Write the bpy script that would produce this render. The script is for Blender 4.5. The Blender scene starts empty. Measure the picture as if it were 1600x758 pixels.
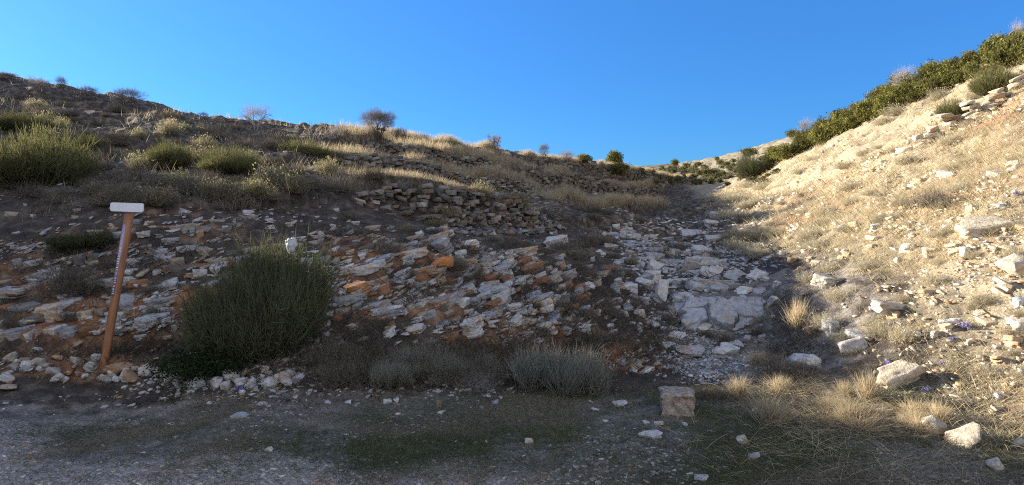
import bpy, bmesh, math, random
import numpy as np
from mathutils import Vector, Matrix, Euler

random.seed(7)
RNG = np.random.default_rng(11)
SC = bpy.context.scene
COL = SC.collection
R = math.radians

# ------------------------------------------------------------------ camera, sky, sun, exposure
F_PX = 1100.0                      # focal length in pixels of the 1600 px wide photograph
PITCH = math.atan(69.0 / F_PX)     # camera tilted down a little
CAM = np.array([0.0, 0.0, 1.6])
cam_d = bpy.data.cameras.new('camera')
cam_d.sensor_width = 36.0
cam_d.lens = 36.0 * F_PX / 1600.0
cam_d.clip_start = 0.05
cam_d.clip_end = 3000.0
cam = bpy.data.objects.new('camera', cam_d)
COL.objects.link(cam)
cam.location = CAM
cam.rotation_euler = (math.pi / 2 - PITCH, 0, 0)
SC.camera = cam

SUN_AZ = R(-67)                    # measured from +y (forward) towards +x: the sun is on the left
SUN_EL = R(12.0)
world = bpy.data.worlds.new('World')
SC.world = world
world.use_nodes = True
wn = world.node_tree.nodes
wl = world.node_tree.links
wn.clear()
w_out = wn.new('ShaderNodeOutputWorld')
w_sky = wn.new('ShaderNodeTexSky')
w_sky.sky_type = 'NISHITA'
w_sky.sun_disc = False
w_sky.sun_elevation = SUN_EL
w_sky.sun_rotation = SUN_AZ
w_sky.altitude = 2000
w_sky.air_density = 0.7
w_sky.dust_density = 1.3
w_sky.ozone_density = 6.0
def w_math(op, a, b=0.0, clamp=False):
    x = wn.new('ShaderNodeMath'); x.operation = op; x.use_clamp = clamp
    for s_, v_ in ((x.inputs[0], a), (x.inputs[1], b)):
        if isinstance(v_, (int, float)): s_.default_value = v_
        else: wl.new(v_, s_)
    return x.outputs[0]
w_tc = wn.new('ShaderNodeTexCoord')
w_xyz = wn.new('ShaderNodeSeparateXYZ'); wl.new(w_tc.outputs['Generated'], w_xyz.inputs[0])
# clear air: the sky pales only little towards the horizon
w_mr = wn.new('ShaderNodeMapRange'); w_mr.clamp = True
for k_, v_ in (('From Min', 0.0), ('From Max', 0.34), ('To Min', 0.47), ('To Max', 1.0)): w_mr.inputs[k_].default_value = v_
wl.new(w_xyz.outputs['Z'], w_mr.inputs['Value'])
w_cmb = wn.new('ShaderNodeCombineColor')
wl.new(w_math('MULTIPLY', w_mr.outputs[0], 0.72), w_cmb.inputs[0]); wl.new(w_mr.outputs[0], w_cmb.inputs[1]); wl.new(w_mr.outputs[0], w_cmb.inputs[2])
w_mul = wn.new('ShaderNodeMix'); w_mul.data_type = 'RGBA'; w_mul.blend_type = 'MULTIPLY'; w_mul.inputs[0].default_value = 1.0
wl.new(w_sky.outputs[0], w_mul.inputs[6]); wl.new(w_cmb.outputs[0], w_mul.inputs[7])
# unseen white veil added to the sky behind the camera, fill for the shade
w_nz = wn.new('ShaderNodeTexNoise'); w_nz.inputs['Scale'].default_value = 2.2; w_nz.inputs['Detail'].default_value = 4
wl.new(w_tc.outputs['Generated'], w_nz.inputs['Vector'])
w_fill = wn.new('ShaderNodeMapRange'); w_fill.clamp = True; w_fill.interpolation_type = 'SMOOTHSTEP'
for k_, v_ in (('From Min', -0.15), ('From Max', 0.45), ('To Min', 0.0), ('To Max', 0.85)): w_fill.inputs[k_].default_value = v_
wl.new(w_math('ADD', w_math('MULTIPLY', w_xyz.outputs['Y'], -1.0), w_math('MULTIPLY', w_math('SUBTRACT', w_nz.outputs['Fac'], 0.5), 0.5)), w_fill.inputs['Value'])
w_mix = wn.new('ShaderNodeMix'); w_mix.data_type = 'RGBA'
wl.new(w_fill.outputs[0], w_mix.inputs[0]); wl.new(w_mul.outputs[2], w_mix.inputs[6]); w_mix.inputs[7].default_value = (3.1, 3.25, 3.65, 1)
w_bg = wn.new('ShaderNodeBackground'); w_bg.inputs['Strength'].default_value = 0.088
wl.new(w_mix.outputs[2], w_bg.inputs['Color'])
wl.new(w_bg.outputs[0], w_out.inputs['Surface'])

sun_d = bpy.data.lights.new('sun', 'SUN')
sun_d.energy = 5.0
sun_d.angle = R(0.5)
sun_d.color = (1.0, 0.92, 0.77)
sun = bpy.data.objects.new('sun', sun_d)
COL.objects.link(sun)
SUN_DIR = np.array([math.sin(SUN_AZ) * math.cos(SUN_EL), math.cos(SUN_AZ) * math.cos(SUN_EL), math.sin(SUN_EL)])
sun.rotation_euler = Vector(SUN_DIR).to_track_quat('Z', 'Y').to_euler()
sun.location = (-20, 10, 30)

SC.view_settings.view_transform = 'Standard'
SC.view_settings.look = 'None'
SC.view_settings.gamma = 1.0
SC.view_settings.use_curve_mapping = False
SC.view_settings.exposure = 1.95
SC.render.engine = 'CYCLES'
SC.cycles.use_denoising = False
SC.cycles.filter_width = 1.1
SC.cycles.max_bounces = 5
SC.cycles.diffuse_bounces = 2
SC.cycles.glossy_bounces = 1
SC.cycles.transmission_bounces = 2
SC.cycles.transparent_max_bounces = 4

# ------------------------------------------------------------------ numpy helpers
def _hash(ix, iy, seed):
    h = (ix.astype(np.int64) * 374761393 + iy.astype(np.int64) * 668265263 + seed * 1442695041) & 0xffffffff
    h = ((h ^ (h >> 13)) * 1274126177) & 0xffffffff
    return ((h ^ (h >> 16)) & 0xffff) / 65535.0

def vnoise(x, y, seed=0):
    ix = np.floor(x); iy = np.floor(y)
    fx = x - ix; fy = y - iy
    fx = fx * fx * fx * (fx * (fx * 6 - 15) + 10); fy = fy * fy * fy * (fy * (fy * 6 - 15) + 10)
    a = _hash(ix, iy, seed); b = _hash(ix + 1, iy, seed); c = _hash(ix, iy + 1, seed); d = _hash(ix + 1, iy + 1, seed)
    return (a * (1 - fx) + b * fx) * (1 - fy) + (c * (1 - fx) + d * fx) * fy * 1.0 - 0.5

def fbm(x, y, seed=0, octv=4):
    s = 0.0; a = 1.0
    for i in range(octv):
        s = s + a * vnoise(x * 2 ** i, y * 2 ** i, seed + i * 17)
        a *= 0.5
    return s

def sstep(a, b, x):
    t = np.clip((x - a) / (b - a), 0, 1)
    return t * t * (3 - 2 * t)

CP, SP = math.cos(PITCH), math.sin(PITCH)
def ray(px, py):
    u = (np.asarray(px, float) - 800) / F_PX; v = (379 - np.asarray(py, float)) / F_PX
    return np.stack([u, CP + v * SP, -SP + v * CP], -1)

def at(px, py, Y):
    d = ray(px, py)
    return CAM + d * (np.asarray(Y, float) / d[..., 1])[..., None]

def proj(P):
    d = np.asarray(P, float) - CAM
    f = d[..., 1] * CP - d[..., 2] * SP
    v = d[..., 1] * SP + d[..., 2] * CP
    f = np.where(f > 0.05, f, 0.05)
    return 800 + F_PX * d[..., 0] / f, 379 - F_PX * v / f

# ------------------------------------------------------------------ the lie of the land
CTRL = [
 # foot of the bank
 (0,575,6.7),(200,575,6.7),(400,588,6.35),(600,590,6.3),(800,590,6.3),(950,592,6.25),(1100,600,6.1),
 # face of the road cut
 (0,510,7.15),(0,450,7.7),(0,340,9.2),(200,510,7.1),(200,450,7.6),(200,340,9.0),(400,520,6.9),(400,450,7.5),(400,340,9.2),
 (600,530,6.8),(600,480,7.2),(600,390,8.3),(600,345,10.4),(800,530,6.8),(800,490,7.3),(800,400,9.0),(800,360,12.0),(900,520,7.2),(900,450,8.4),
 (900,380,11.5),(950,330,19),
 # hillside above
 (0,290,11),(0,230,14.5),(0,170,19.5),(200,290,11.3),(200,230,15),(200,185,20),(400,300,10.8),(400,250,15),(400,215,21),
 (0,125,24.5),(150,156,25),(250,173,26),(350,191,27),(450,204,28),(540,211,29.5),
 (535,298,11.5),(600,308,12),(680,324,12.6),(760,337,13.3),(850,344,14.8),
 (530,258,16.6),(620,272,18.6),(720,292,22),(850,311,27),
 (545,236,22),(680,250,27),(790,272,34),
 (590,217,31),(680,231,37),(780,244,45),(870,251,56),(960,263,70),
 (880,322,22),(900,292,43),(1000,308,50),(950,275,57),
 # the valley head
 (1050,257,140),(1130,247,140),(1200,233,130),(1240,214,120),(1090,266,100),(1125,288,68),
 # gully
 (1000,350,20),(1000,320,34),(1050,400,13.5),(950,400,10.6),(1000,480,8.7),(1000,550,7.0),(1050,340,26),
 (1100,520,8.4),(1110,430,10.8),(1130,400,13.5),(1110,345,24),(1118,312,40),(1190,520,8.3),
 # right-hand slope
 (1235,445,9.2),(1200,560,7.0),(1300,560,6.8),(1160,650,5.15),(1300,640,5.3),(1400,620,5.65),(1500,640,5.35),(1600,640,5.2),
 (1600,720,4.25),(1600,560,5.75),(1500,560,6.05),(1400,550,6.45),(1600,480,6.25),(1500,480,6.6),(1600,400,7.0),(1500,400,7.5),(1400,480,7.2),
 (1400,400,8.5),(1300,480,7.9),(1300,400,10.0),(1300,350,12.6),(1300,290,18),(1400,320,10.9),(1400,250,16),(1400,200,22),
 (1500,320,9.3),(1500,250,12.6),(1500,180,18),(1600,320,8.2),(1600,250,10.2),(1600,180,13.5),(1600,120,18),
 (1600,72,25),(1500,112,27),(1400,152,29.5),(1300,203,34),(1240,230,40),(1200,330,19),(1180,380,14.5),(1200,290,29),
 # behind the skylines
 (0,170,48),(250,200,52),(450,222,56),(600,238,64),(800,258,90),(0,230,150),(300,245,150),(600,262,170),(850,270,190),
 (1600,120,60),(1400,180,70),(1600,190,150),(1400,215,150),
]
WORLD = [(-15,6,5.4),(-22,10,9.02),(-30,14,3.3),(-11,1,3.2),(-18,-2,7.2),(-22,-9,8.0),(-12,-10,3.0),(-19,17.5,3.58),(-27,20,5.9),(-40,24,9.66),(-60,34,11.5),(-40,-5,12),
 (-5.5,2.5,0.02),(-4.2,5.0,0.0),(-2,5,0),(0,5,0),(2,4.6,0),(-2,3,0),(0,3,0),(2,3,0),(3,3.2,0.0),(0,1.5,0),(-3,0,0),(3,0,0.05),(0,-3,0),(5,1.5,0.25),
 (6.5,3.5,1.2),(10,4.5,3.0),(18,6,6.0),(26,10,8.5),(40,18,12),(12,0,1.8),(20,-4,4.5),(8,-8,0.3),(0,-12,-0.4),(0,-40,-4),(25,-30,1),(-25,-35,5),
 (0,-250,-8),(180,-180,4),(-180,-180,10),(250,0,25),(-250,0,14),(180,120,22),(-180,120,12),(0,280,12),(120,260,18),(-120,260,10)]
cp = np.array([at(*c) for c in CTRL])
cp = np.vstack([cp, np.array(WORLD, float)])
def _lp(x, y):
    r = np.sqrt(x * x + y * y)
    return np.arctan2(x, y) * 1.6, np.log(np.clip(r, 1.5, 300))
ca, cl = _lp(cp[:, 0], cp[:, 1])
# repeat the points behind the camera on both sides of the seam
back = np.abs(ca) > 2.6
ca = np.concatenate([ca, ca[back] - np.sign(ca[back]) * 2 * math.pi * 1.6]); cl = np.concatenate([cl, cl[back]])
cz = np.concatenate([cp[:, 2], cp[back, 2]])
def _k(d2):
    return 0.5 * d2 * np.log(d2 + 1e-9)
n = len(ca)
A = np.zeros((n + 3, n + 3))
A[:n, :n] = _k((ca[:, None] - ca) ** 2 + (cl[:, None] - cl) ** 2) + np.eye(n) * 2e-3
A[:n, n] = 1; A[:n, n + 1] = ca; A[:n, n + 2] = cl
A[n:, :n] = A[:n, n:].T
W = np.linalg.solve(A, np.concatenate([cz, np.zeros(3)]))
def H_base(x, y):
    a, l = _lp(x, y)
    out = np.empty(a.shape)
    af, lf, of = a.ravel(), l.ravel(), out.reshape(-1)
    for i in range(0, len(af), 20000):
        aa, ll = af[i:i + 20000], lf[i:i + 20000]
        of[i:i + 20000] = _k((aa[:, None] - ca) ** 2 + (ll[:, None] - cl) ** 2) @ W[:n] + W[n] + W[n + 1] * aa + W[n + 2] * ll
    return of.reshape(x.shape)

# terrace walls: mid-height points in the photograph with distance, wall height in metres, stone-built or only a grassy riser
WALLS = [
 ('stone', [(528,297,11.3),(600,309,12),(680,325,12.6),(760,338,13.3),(862,346,14.8)], [0.5,0.6,0.75,0.8,0.55]),
 ('stone', [(512,252,16.2),(620,272,18.6),(720,293,22),(858,312,27)], [0.6,0.8,0.8,0.6]),
 ('stone', [(536,236,21.6),(680,251,27),(800,274,34)], [0.6,0.85,0.75]),
 ('riser', [(790,272,34),(900,293,43),(1040,312,56)], [0.7,1.2,0.8]),
 ('riser', [(820,254,47),(950,277,57),(1090,300,72)], [0.9,1.4,1.0]),
 ('riser', [(600,228,30),(700,243,36),(800,259,44)], [0.5,0.7,0.7]),
 ('grass', [(860,326,21),(960,330,28),(1050,330,34)], [0.5,0.7,0.4]),
]
WL = []
for kind, pts, hs in WALLS:
    P = np.array([at(*p) for p in pts])[:, :2]
    # resample smoothly
    s = np.concatenate([[0], np.cumsum(np.linalg.norm(np.diff(P, axis=0), axis=1))])
    m = max(24, int(s[-1] / 0.4))
    t = np.linspace(0, s[-1], m)
    Q = np.stack([np.interp(t, s, P[:, 0]), np.interp(t, s, P[:, 1])], 1)
    for _ in range(6):
        Q[1:-1] = 0.25 * Q[:-2] + 0.5 * Q[1:-1] + 0.25 * Q[2:]
    Q += np.stack([np.zeros(m), np.zeros(m)], 1)
    hh = np.interp(t, s, hs)
    WL.append((kind, Q, hh, t))
def wall_offset(x, y):
    z = np.zeros(x.shape)
    for kind, Q, hh, t in WL:
        lo = Q.min(0) - 5; hi = Q.max(0) + 5
        m = (x > lo[0]) & (x < hi[0]) & (y > lo[1]) & (y < hi[1])
        if not m.any(): continue
        px, py = x[m], y[m]
        best = np.full(px.shape, 1e9); sg = np.zeros(px.shape); hb = np.zeros(px.shape)
        for i in range(len(Q) - 1):
            a, b = Q[i], Q[i + 1]; ab = b - a; L2 = ab @ ab
            tt = ((px - a[0]) * ab[0] + (py - a[1]) * ab[1]) / L2
            tc = np.clip(tt, 0, 1)
            dx = px - a[0] - tc * ab[0]; dy = py - a[1] - tc * ab[1]
            d = dx * dx + dy * dy
            u = d < best
            best = np.where(u, d, best)
            sg = np.where(u, ab[0] * dy - ab[1] * dx, sg)   # > 0: left of the line, uphill
            fade = np.ones(px.shape)
            hb = np.where(u, hh[i] * (1 - tc) + hh[i + 1] * tc, hb)
        d = np.sqrt(best)
        off = np.where(sg > 0, 1.0, -1.0) * 0.5 * hb * sstep(0.0, 0.18, d) * np.exp(-np.maximum(d - 0.18, 0) / 1.4)
        # fade beyond the ends
        e0, e1 = np.hypot(px - Q[0, 0], py - Q[0, 1]), np.hypot(px - Q[-1, 0], py - Q[-1, 1])
        off *= sstep(0.0, 1.5, np.minimum(e0, e1) + 0.3)
        z[m] += off
    return z

def below_wall(x, y, kinds=('stone',)):
    """Distance in front of (downhill of) the nearest wall; 99 where there is none."""
    out = np.full(x.shape, 99.0)
    for kind, Q, hh, t in WL:
        if kind not in kinds: continue
        lo = Q.min(0) - 6; hi = Q.max(0) + 6
        sel = np.where((x > lo[0]) & (x < hi[0]) & (y > lo[1]) & (y < hi[1]))[0]
        if len(sel) == 0: continue
        xs, ys = x[sel], y[sel]
        d2 = (xs[:, None] - Q[None, :, 0]) ** 2 + (ys[:, None] - Q[None, :, 1]) ** 2
        i = np.clip(d2.argmin(1), 1, len(Q) - 2); ab = Q[i + 1] - Q[i - 1]
        sg = ab[:, 0] * (ys - Q[i, 1]) - ab[:, 1] * (xs - Q[i, 0])
        d = np.sqrt(d2.min(1))
        out[sel] = np.where((sg < 0) & (d < out[sel]), d, out[sel])
    return out

def blob(px, py, cx, cy, rx, ry):
    return np.exp(-(((px - cx) / rx) ** 2 + ((py - cy) / ry) ** 2))

def zones(x, y, z):
    """Soft masks of ground kinds, fixed to the ground itself."""
    px, py = proj(np.stack([x, y, z], -1))
    r = np.hypot(x, y)
    right = sstep(0.0, 1.6, x - (1.7 + 0.21 * y) - 0.35 * fbm(x * 0.5, y * 0.5, 5, 3)) * (y > -5) * sstep(4.2, 6.0, y + 0.35 * x)
    flat = sstep(6.6, 5.7, y + 0.5 * fbm(x * 0.7, y * 0.7, 3, 3)) * (1 - right) * sstep(-9, -6, x)
    bank = sstep(6.3, 6.9, y) * sstep(10.8, 9.0, y + 0.15 * np.abs(x)) * (1 - right) * sstep(1.9, 0.9, x) * sstep(-9.5, -8, x)
    gully = (1 - right) * sstep(0.8, 1.6, x - 0.06 * y) * sstep(6.0, 6.8, y) * sstep(30, 18, y)
    track = sstep(0.35, -0.35, (y - 5.1) + 0.30 * (x + 4.5) * (x > -4.5) + 0.9 * fbm(x * 0.8, y * 0.8, 9, 4)) * flat
    return dict(px=px, py=py, r=r, right=right, flat=flat, bank=bank, gully=gully, track=track)

def H(x, y, detail=True):
    x = np.asarray(x, float); y = np.asarray(y, float)
    z = H_base(x, y) + wall_offset(x, y)
    if not detail: return z
    Z = zones(x, y, z)
    r = Z['r']
    # layered rock of the cut: steps that dip like the strata
    u = (z - 0.16 * x + 0.10 * fbm(x * 0.9, y * 0.9, 21, 3)) / 0.24
    fr = u - np.floor(u)
    z = z + 0.24 * (sstep(0.25, 0.75, fr) - fr) * 0.75 * Z['bank']
    u = (z + 0.10 * x + 0.08 * fbm(x * 0.8, y * 0.8, 31, 3)) / 0.2
    fr = u - np.floor(u)
    z = z + 0.2 * (sstep(0.2, 0.8, fr) - fr) * 0.6 * Z['gully'] * sstep(8, 9, y)
    rough = np.clip(1 - 0.8 * Z['flat'], 0.1, 1) * np.clip(r / 8.0, 0.3, 3.0)
    rough = rough * (1 - 0.8 * sstep(-0.66, -0.78, np.arctan2(x, y)))
    z = z + rough * 0.16 * fbm(x * 0.55, y * 0.55, 1, 3) + rough * 0.05 * fbm(x * 2.6, y * 2.6, 2, 3)
    z = z + 0.022 * fbm(x * 9, y * 9, 4, 3) * np.clip(1 - 0.55 * Z['flat'], 0, 1)
    return z

def hit(px, py):
    """Where the sight lines through these picture points meet the land."""
    px = np.atleast_1d(np.asarray(px, float)); py = np.atleast_1d(np.asarray(py, float))
    d = ray(px, py)
    ts = np.exp(np.linspace(math.log(2.5), math.log(260), 260))
    res = np.full((len(px), 3), np.nan)
    lo = np.full(len(px), np.nan); hi = np.full(len(px), np.nan)
    done = np.zeros(len(px), bool)
    for c in range(0, len(ts), 20):
        T = ts[c:c + 20]
        idx = np.where(~done)[0]
        if len(idx) == 0: break
        P = CAM + d[idx][:, None, :] * T[None, :, None]
        below = P[..., 2] < H(P[..., 0], P[..., 1])
        any_ = below.any(1)
        f = below.argmax(1)
        for k in np.where(any_)[0]:
            g = c + f[k]
            lo[idx[k]] = ts[max(g - 1, 0)]; hi[idx[k]] = ts[g]; done[idx[k]] = True
    ok = done
    for _ in range(9):
        m = 0.5 * (lo + hi)
        P = CAM + d * m[:, None]
        b = P[:, 2] < H(np.nan_to_num(P[:, 0]), np.nan_to_num(P[:, 1], nan=10.0))
        hi = np.where(b, m, hi); lo = np.where(b, lo, m)
    P = CAM + d * hi[:, None]
    P[~ok] = np.nan
    return P

# ------------------------------------------------------------------ mesh helpers
def np_mesh(name, V, T, mat=None, col=None, smooth=False):
    """V (n,3), T (m,3 or 4) -> mesh; col (n,3) becomes the colour attribute 'Col'."""
    me = bpy.data.meshes.new(name)
    V = np.ascontiguousarray(V, np.float32); T = np.ascontiguousarray(T, np.int32)
    k = T.shape[1]
    me.vertices.add(len(V)); me.vertices.foreach_set('co', V.ravel())
    me.loops.add(T.size); me.loops.foreach_set('vertex_index', T.ravel())
    me.polygons.add(len(T)); me.polygons.foreach_set('loop_start', np.arange(0, T.size, k, dtype=np.int32))
    try: me.polygons.foreach_set('loop_total', np.full(len(T), k, np.int32))
    except Exception: pass
    if smooth: me.polygons.foreach_set('use_smooth', np.ones(len(T), bool))
    if col is not None:
        a = me.color_attributes.new('Col', 'FLOAT_COLOR', 'POINT')
        c = np.ones((len(V), 4), np.float32); c[:, :col.shape[1]] = col
        a.data.foreach_set('color', c.ravel())
    if mat: me.materials.append(mat)
    me.update(calc_edges=True)
    return me

def link(name, me, parent=None, loc=None):
    o = bpy.data.objects.new(name, me); COL.objects.link(o)
    if parent: o.parent = parent
    if loc is not None: o.location = loc
    return o

def tag(o, label=None, cat=None, group=None, kind=None):
    if label: o['label'] = label
    if cat: o['category'] = cat
    if group: o['group'] = group
    if kind: o['kind'] = kind
    return o

def empty(name, loc=(0, 0, 0)):
    o = bpy.data.objects.new(name, None); COL.objects.link(o); o.location = loc
    o.empty_display_size = 0.1
    return o

def unit(v):
    return v / np.maximum(np.linalg.norm(v, axis=-1, keepdims=True), 1e-9)

def ribbons(base, dirs, length, curve, width, col, tipcol=None, lev=3, rng=RNG):
    """Tapering bent strips, one per row: grass blades, twigs, broom stems."""
    N = len(base)
    length = np.broadcast_to(np.asarray(length, float), (N,)); width = np.broadcast_to(np.asarray(width, float), (N,))
    side = unit(np.cross(dirs, unit(rng.normal(size=(N, 3)))))
    S = np.linspace(0, 1, lev + 1)
    V = np.empty((N, 2 * lev + 1, 3)); C = np.empty((N, 2 * lev + 1, 3))
    if tipcol is None: tipcol = col
    for i, s in enumerate(S):
        p = base + dirs * (length * s)[:, None] + curve * (length * s * s)[:, None]
        c = col * (1 - s) + tipcol * s
        if i < lev:
            w = (width * 0.5 * (1 - 0.75 * s))[:, None]
            V[:, 2 * i] = p - side * w; V[:, 2 * i + 1] = p + side * w
            C[:, 2 * i] = c; C[:, 2 * i + 1] = c
        else:
            V[:, 2 * i] = p; C[:, 2 * i] = c
    t = []
    for i in range(lev - 1):
        a = 2 * i
        t += [(a, a + 1, a + 3), (a, a + 3, a + 2)]
    a = 2 * (lev - 1); t.append((a, a + 1, a + 2))
    T = (np.arange(N) * (2 * lev + 1))[:, None, None] + np.array(t)[None]
    return V.reshape(-1, 3), T.reshape(-1, 3), C.reshape(-1, 3)

def join(parts):
    V, T, C, o = [], [], [], 0
    for v, t, c in parts:
        V.append(v); T.append(t + o); C.append(c); o += len(v)
    return np.vstack(V), np.vstack(T), np.vstack(C)

def tube(pts, rad, sides=6, col=(0.1, 0.08, 0.06)):
    pts = np.asarray(pts, float); n_ = len(pts)
    d = np.gradient(pts, axis=0); d = unit(d)
    ref = np.array([0.31, 0.87, 0.2]); a = unit(np.cross(d, ref)); b = np.cross(d, a)
    th = np.linspace(0, 2 * math.pi, sides, endpoint=False)
    V = pts[:, None] + (a[:, None] * np.cos(th)[None, :, None] + b[:, None] * np.sin(th)[None, :, None]) * np.asarray(rad)[:, None, None]
    V = V.reshape(-1, 3)
    T = []
    for i in range(n_ - 1):
        for k in range(sides):
            q = i * sides + k; q2 = i * sides + (k + 1) % sides
            T += [(q, q2, q2 + sides), (q, q2 + sides, q + sides)]
    return V, np.array(T), np.tile(np.array(col), (len(V), 1))

# ------------------------------------------------------------------ materials
def new_mat(name):
    m = bpy.data.materials.new(name); m.use_nodes = True
    nt = m.node_tree; nt.nodes.clear()
    out = nt.nodes.new('ShaderNodeOutputMaterial')
    return m, nt, out

def nd(nt, t, **kw):
    x = nt.nodes.new(t)
    for k, v in kw.items():
        if k in ('operation', 'blend_type', 'data_type', 'attribute_name', 'feature', 'noise_dimensions', 'distance', 'interpolation'): setattr(x, k, v)
        else: x.inputs[k].default_value = v
    return x

def noise(nt, vec, scale, detail=5, rough=0.55, dist=0.0):
    x = nd(nt, 'ShaderNodeTexNoise', Scale=scale, Detail=detail, Roughness=rough, Distortion=dist)
    nt.links.new(vec, x.inputs['Vector'])
    return x.outputs['Fac']

def ramp(nt, fac, stops):
    x = nt.nodes.new('ShaderNodeValToRGB')
    e = x.color_ramp.elements
    e[0].position, e[0].color = stops[0][0], (*stops[0][1], 1)
    e[1].position, e[1].color = stops[-1][0], (*stops[-1][1], 1)
    for p, c in stops[1:-1]:
        k = e.new(p); k.color = (*c, 1)
    nt.links.new(fac, x.inputs['Fac'])
    return x.outputs['Color']

def mix(nt, fac, a, b, blend='MIX'):
    x = nt.nodes.new('ShaderNodeMix'); x.data_type = 'RGBA'; x.blend_type = blend
    for s, v in ((x.inputs[0], fac), (x.inputs[6], a), (x.inputs[7], b)):
        if isinstance(v, (int, float)): s.default_value = v
        elif isinstance(v, tuple): s.default_value = (*v, 1)
        else: nt.links.new(v, s)
    return x.outputs[2]

def math_(nt, op, a, b=0.0, clamp=False):
    x = nt.nodes.new('ShaderNodeMath'); x.operation = op; x.use_clamp = clamp
    for s, v in ((x.inputs[0], a), (x.inputs[1], b)):
        if isinstance(v, (int, float)): s.default_value = v
        else: nt.links.new(v, s)
    return x.outputs[0]

def bump(nt, h, strength, dist, prev=None):
    x = nd(nt, 'ShaderNodeBump', Strength=strength, Distance=dist)
    nt.links.new(h, x.inputs['Height'])
    if prev: nt.links.new(prev, x.inputs['Normal'])
    return x.outputs['Normal']

def finish(nt, out, color, rough=0.9, normal=None, spec=0.2):
    p = nd(nt, 'ShaderNodeBsdfPrincipled', Roughness=rough)
    p.inputs['Specular IOR Level'].default_value = spec
    if isinstance(color, tuple): p.inputs['Base Color'].default_value = (*color, 1)
    else: nt.links.new(color, p.inputs['Base Color'])
    if normal: nt.links.new(normal, p.inputs['Normal'])
    nt.links.new(p.outputs[0], out.inputs['Surface'])
    return p

def mat_foliage(name, transl=0.35, tint=0.35):
    m, nt, out = new_mat(name)
    a = nd(nt, 'ShaderNodeAttribute', attribute_name='Col')
    oi = nt.nodes.new('ShaderNodeObjectInfo')
    g = nt.nodes.new('ShaderNodeNewGeometry')
    n1 = noise(nt, g.outputs['Position'], 1.7, 3)
    v = math_(nt, 'ADD', math_(nt, 'MULTIPLY', oi.outputs['Random'], tint), math_(nt, 'MULTIPLY', n1, 0.7))
    v = math_(nt, 'ADD', v, 1.0 - tint * 0.5 - 0.35)
    c = nd(nt, 'ShaderNodeHueSaturation'); nt.links.new(a.outputs['Color'], c.inputs['Color']); nt.links.new(v, c.inputs['Value'])
    d = nd(nt, 'ShaderNodeBsdfDiffuse', Roughness=0.6); t = nt.nodes.new('ShaderNodeBsdfTranslucent')
    nt.links.new(c.outputs[0], d.inputs['Color']); nt.links.new(c.outputs[0], t.inputs['Color'])
    ms = nd(nt, 'ShaderNodeMixShader', Fac=transl)
    nt.links.new(d.outputs[0], ms.inputs[1]); nt.links.new(t.outputs[0], ms.inputs[2])
    nt.links.new(ms.outputs[0], out.inputs['Surface'])
    return m

def mat_rock(name, attr=False):
    m, nt, out = new_mat(name)
    tc = nt.nodes.new('ShaderNodeTexCoord')
    g = nt.nodes.new('ShaderNodeNewGeometry')
    pos = g.outputs['Position']
    if attr:
        base = nd(nt, 'ShaderNodeAttribute', attribute_name='Col').outputs['Color']
    else:
        oi = nt.nodes.new('ShaderNodeObjectInfo'); base = oi.outputs['Color']
    n1 = noise(nt, pos, 3.5, 6, 0.6)
    n2 = noise(nt, pos, 17, 6, 0.65)
    n3 = noise(nt, pos, 90, 4, 0.6)
    c = mix(nt, 1.0, base, ramp(nt, n2, [(0.28, (0.55, 0.52, 0.48)), (0.5, (0.95, 0.95, 0.95)), (0.72, (1.22, 1.2, 1.15))]), 'MULTIPLY')
    c = mix(nt, ramp(nt, n1, [(0.54, (0, 0, 0)), (0.66, (0.75, 0.75, 0.75))]), c, mix(nt, 1.0, base, (0.95, 0.66, 0.42), 'MULTIPLY'))
    # dark lichen specks and hairline cracks
    c = mix(nt, ramp(nt, n3, [(0.62, (0, 0, 0)), (0.70, (0.5, 0.5, 0.5))]), c, (0.12, 0.11, 0.10))
    w = nd(nt, 'ShaderNodeTexVoronoi', feature='DISTANCE_TO_EDGE', Scale=6.0)
    mp = nt.nodes.new('ShaderNodeMapping'); mp.inputs['Scale'].default_value = (1, 1, 2.6)
    nt.links.new(pos, mp.inputs['Vector'])
    wob = nt.nodes.new('ShaderNodeVectorMath'); wob.operation = 'ADD'
    nz = nd(nt, 'ShaderNodeTexNoise', Scale=5.0, Detail=3.0); nt.links.new(pos, nz.inputs['Vector'])
    nt.links.new(mp.outputs[0], wob.inputs[0]); nt.links.new(nz.outputs['Color'], wob.inputs[1])
    nt.links.new(wob.outputs[0], w.inputs['Vector'])
    crack = ramp(nt, w.outputs['Distance'], [(0.0, (1, 1, 1)), (0.035, (0, 0, 0))])
    c = mix(nt, math_(nt, 'MULTIPLY', crack, 0.55), c, (0.07, 0.055, 0.045))
    nb = bump(nt, n2, 0.55, 0.03)
    nb = bump(nt, n3, 0.4, 0.008, nb)
    finish(nt, out, c, 0.9, nb, 0.15)
    return m

M = {}
M['rock'] = mat_rock('limestone')
M['rubble'] = mat_rock('limestone_rubble', True)
M['leaf'] = mat_foliage('foliage', 0.3)
M['straw'] = mat_foliage('dry_stalks', 0.4)
M['twig'] = mat_foliage('twigs', 0.12)

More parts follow.
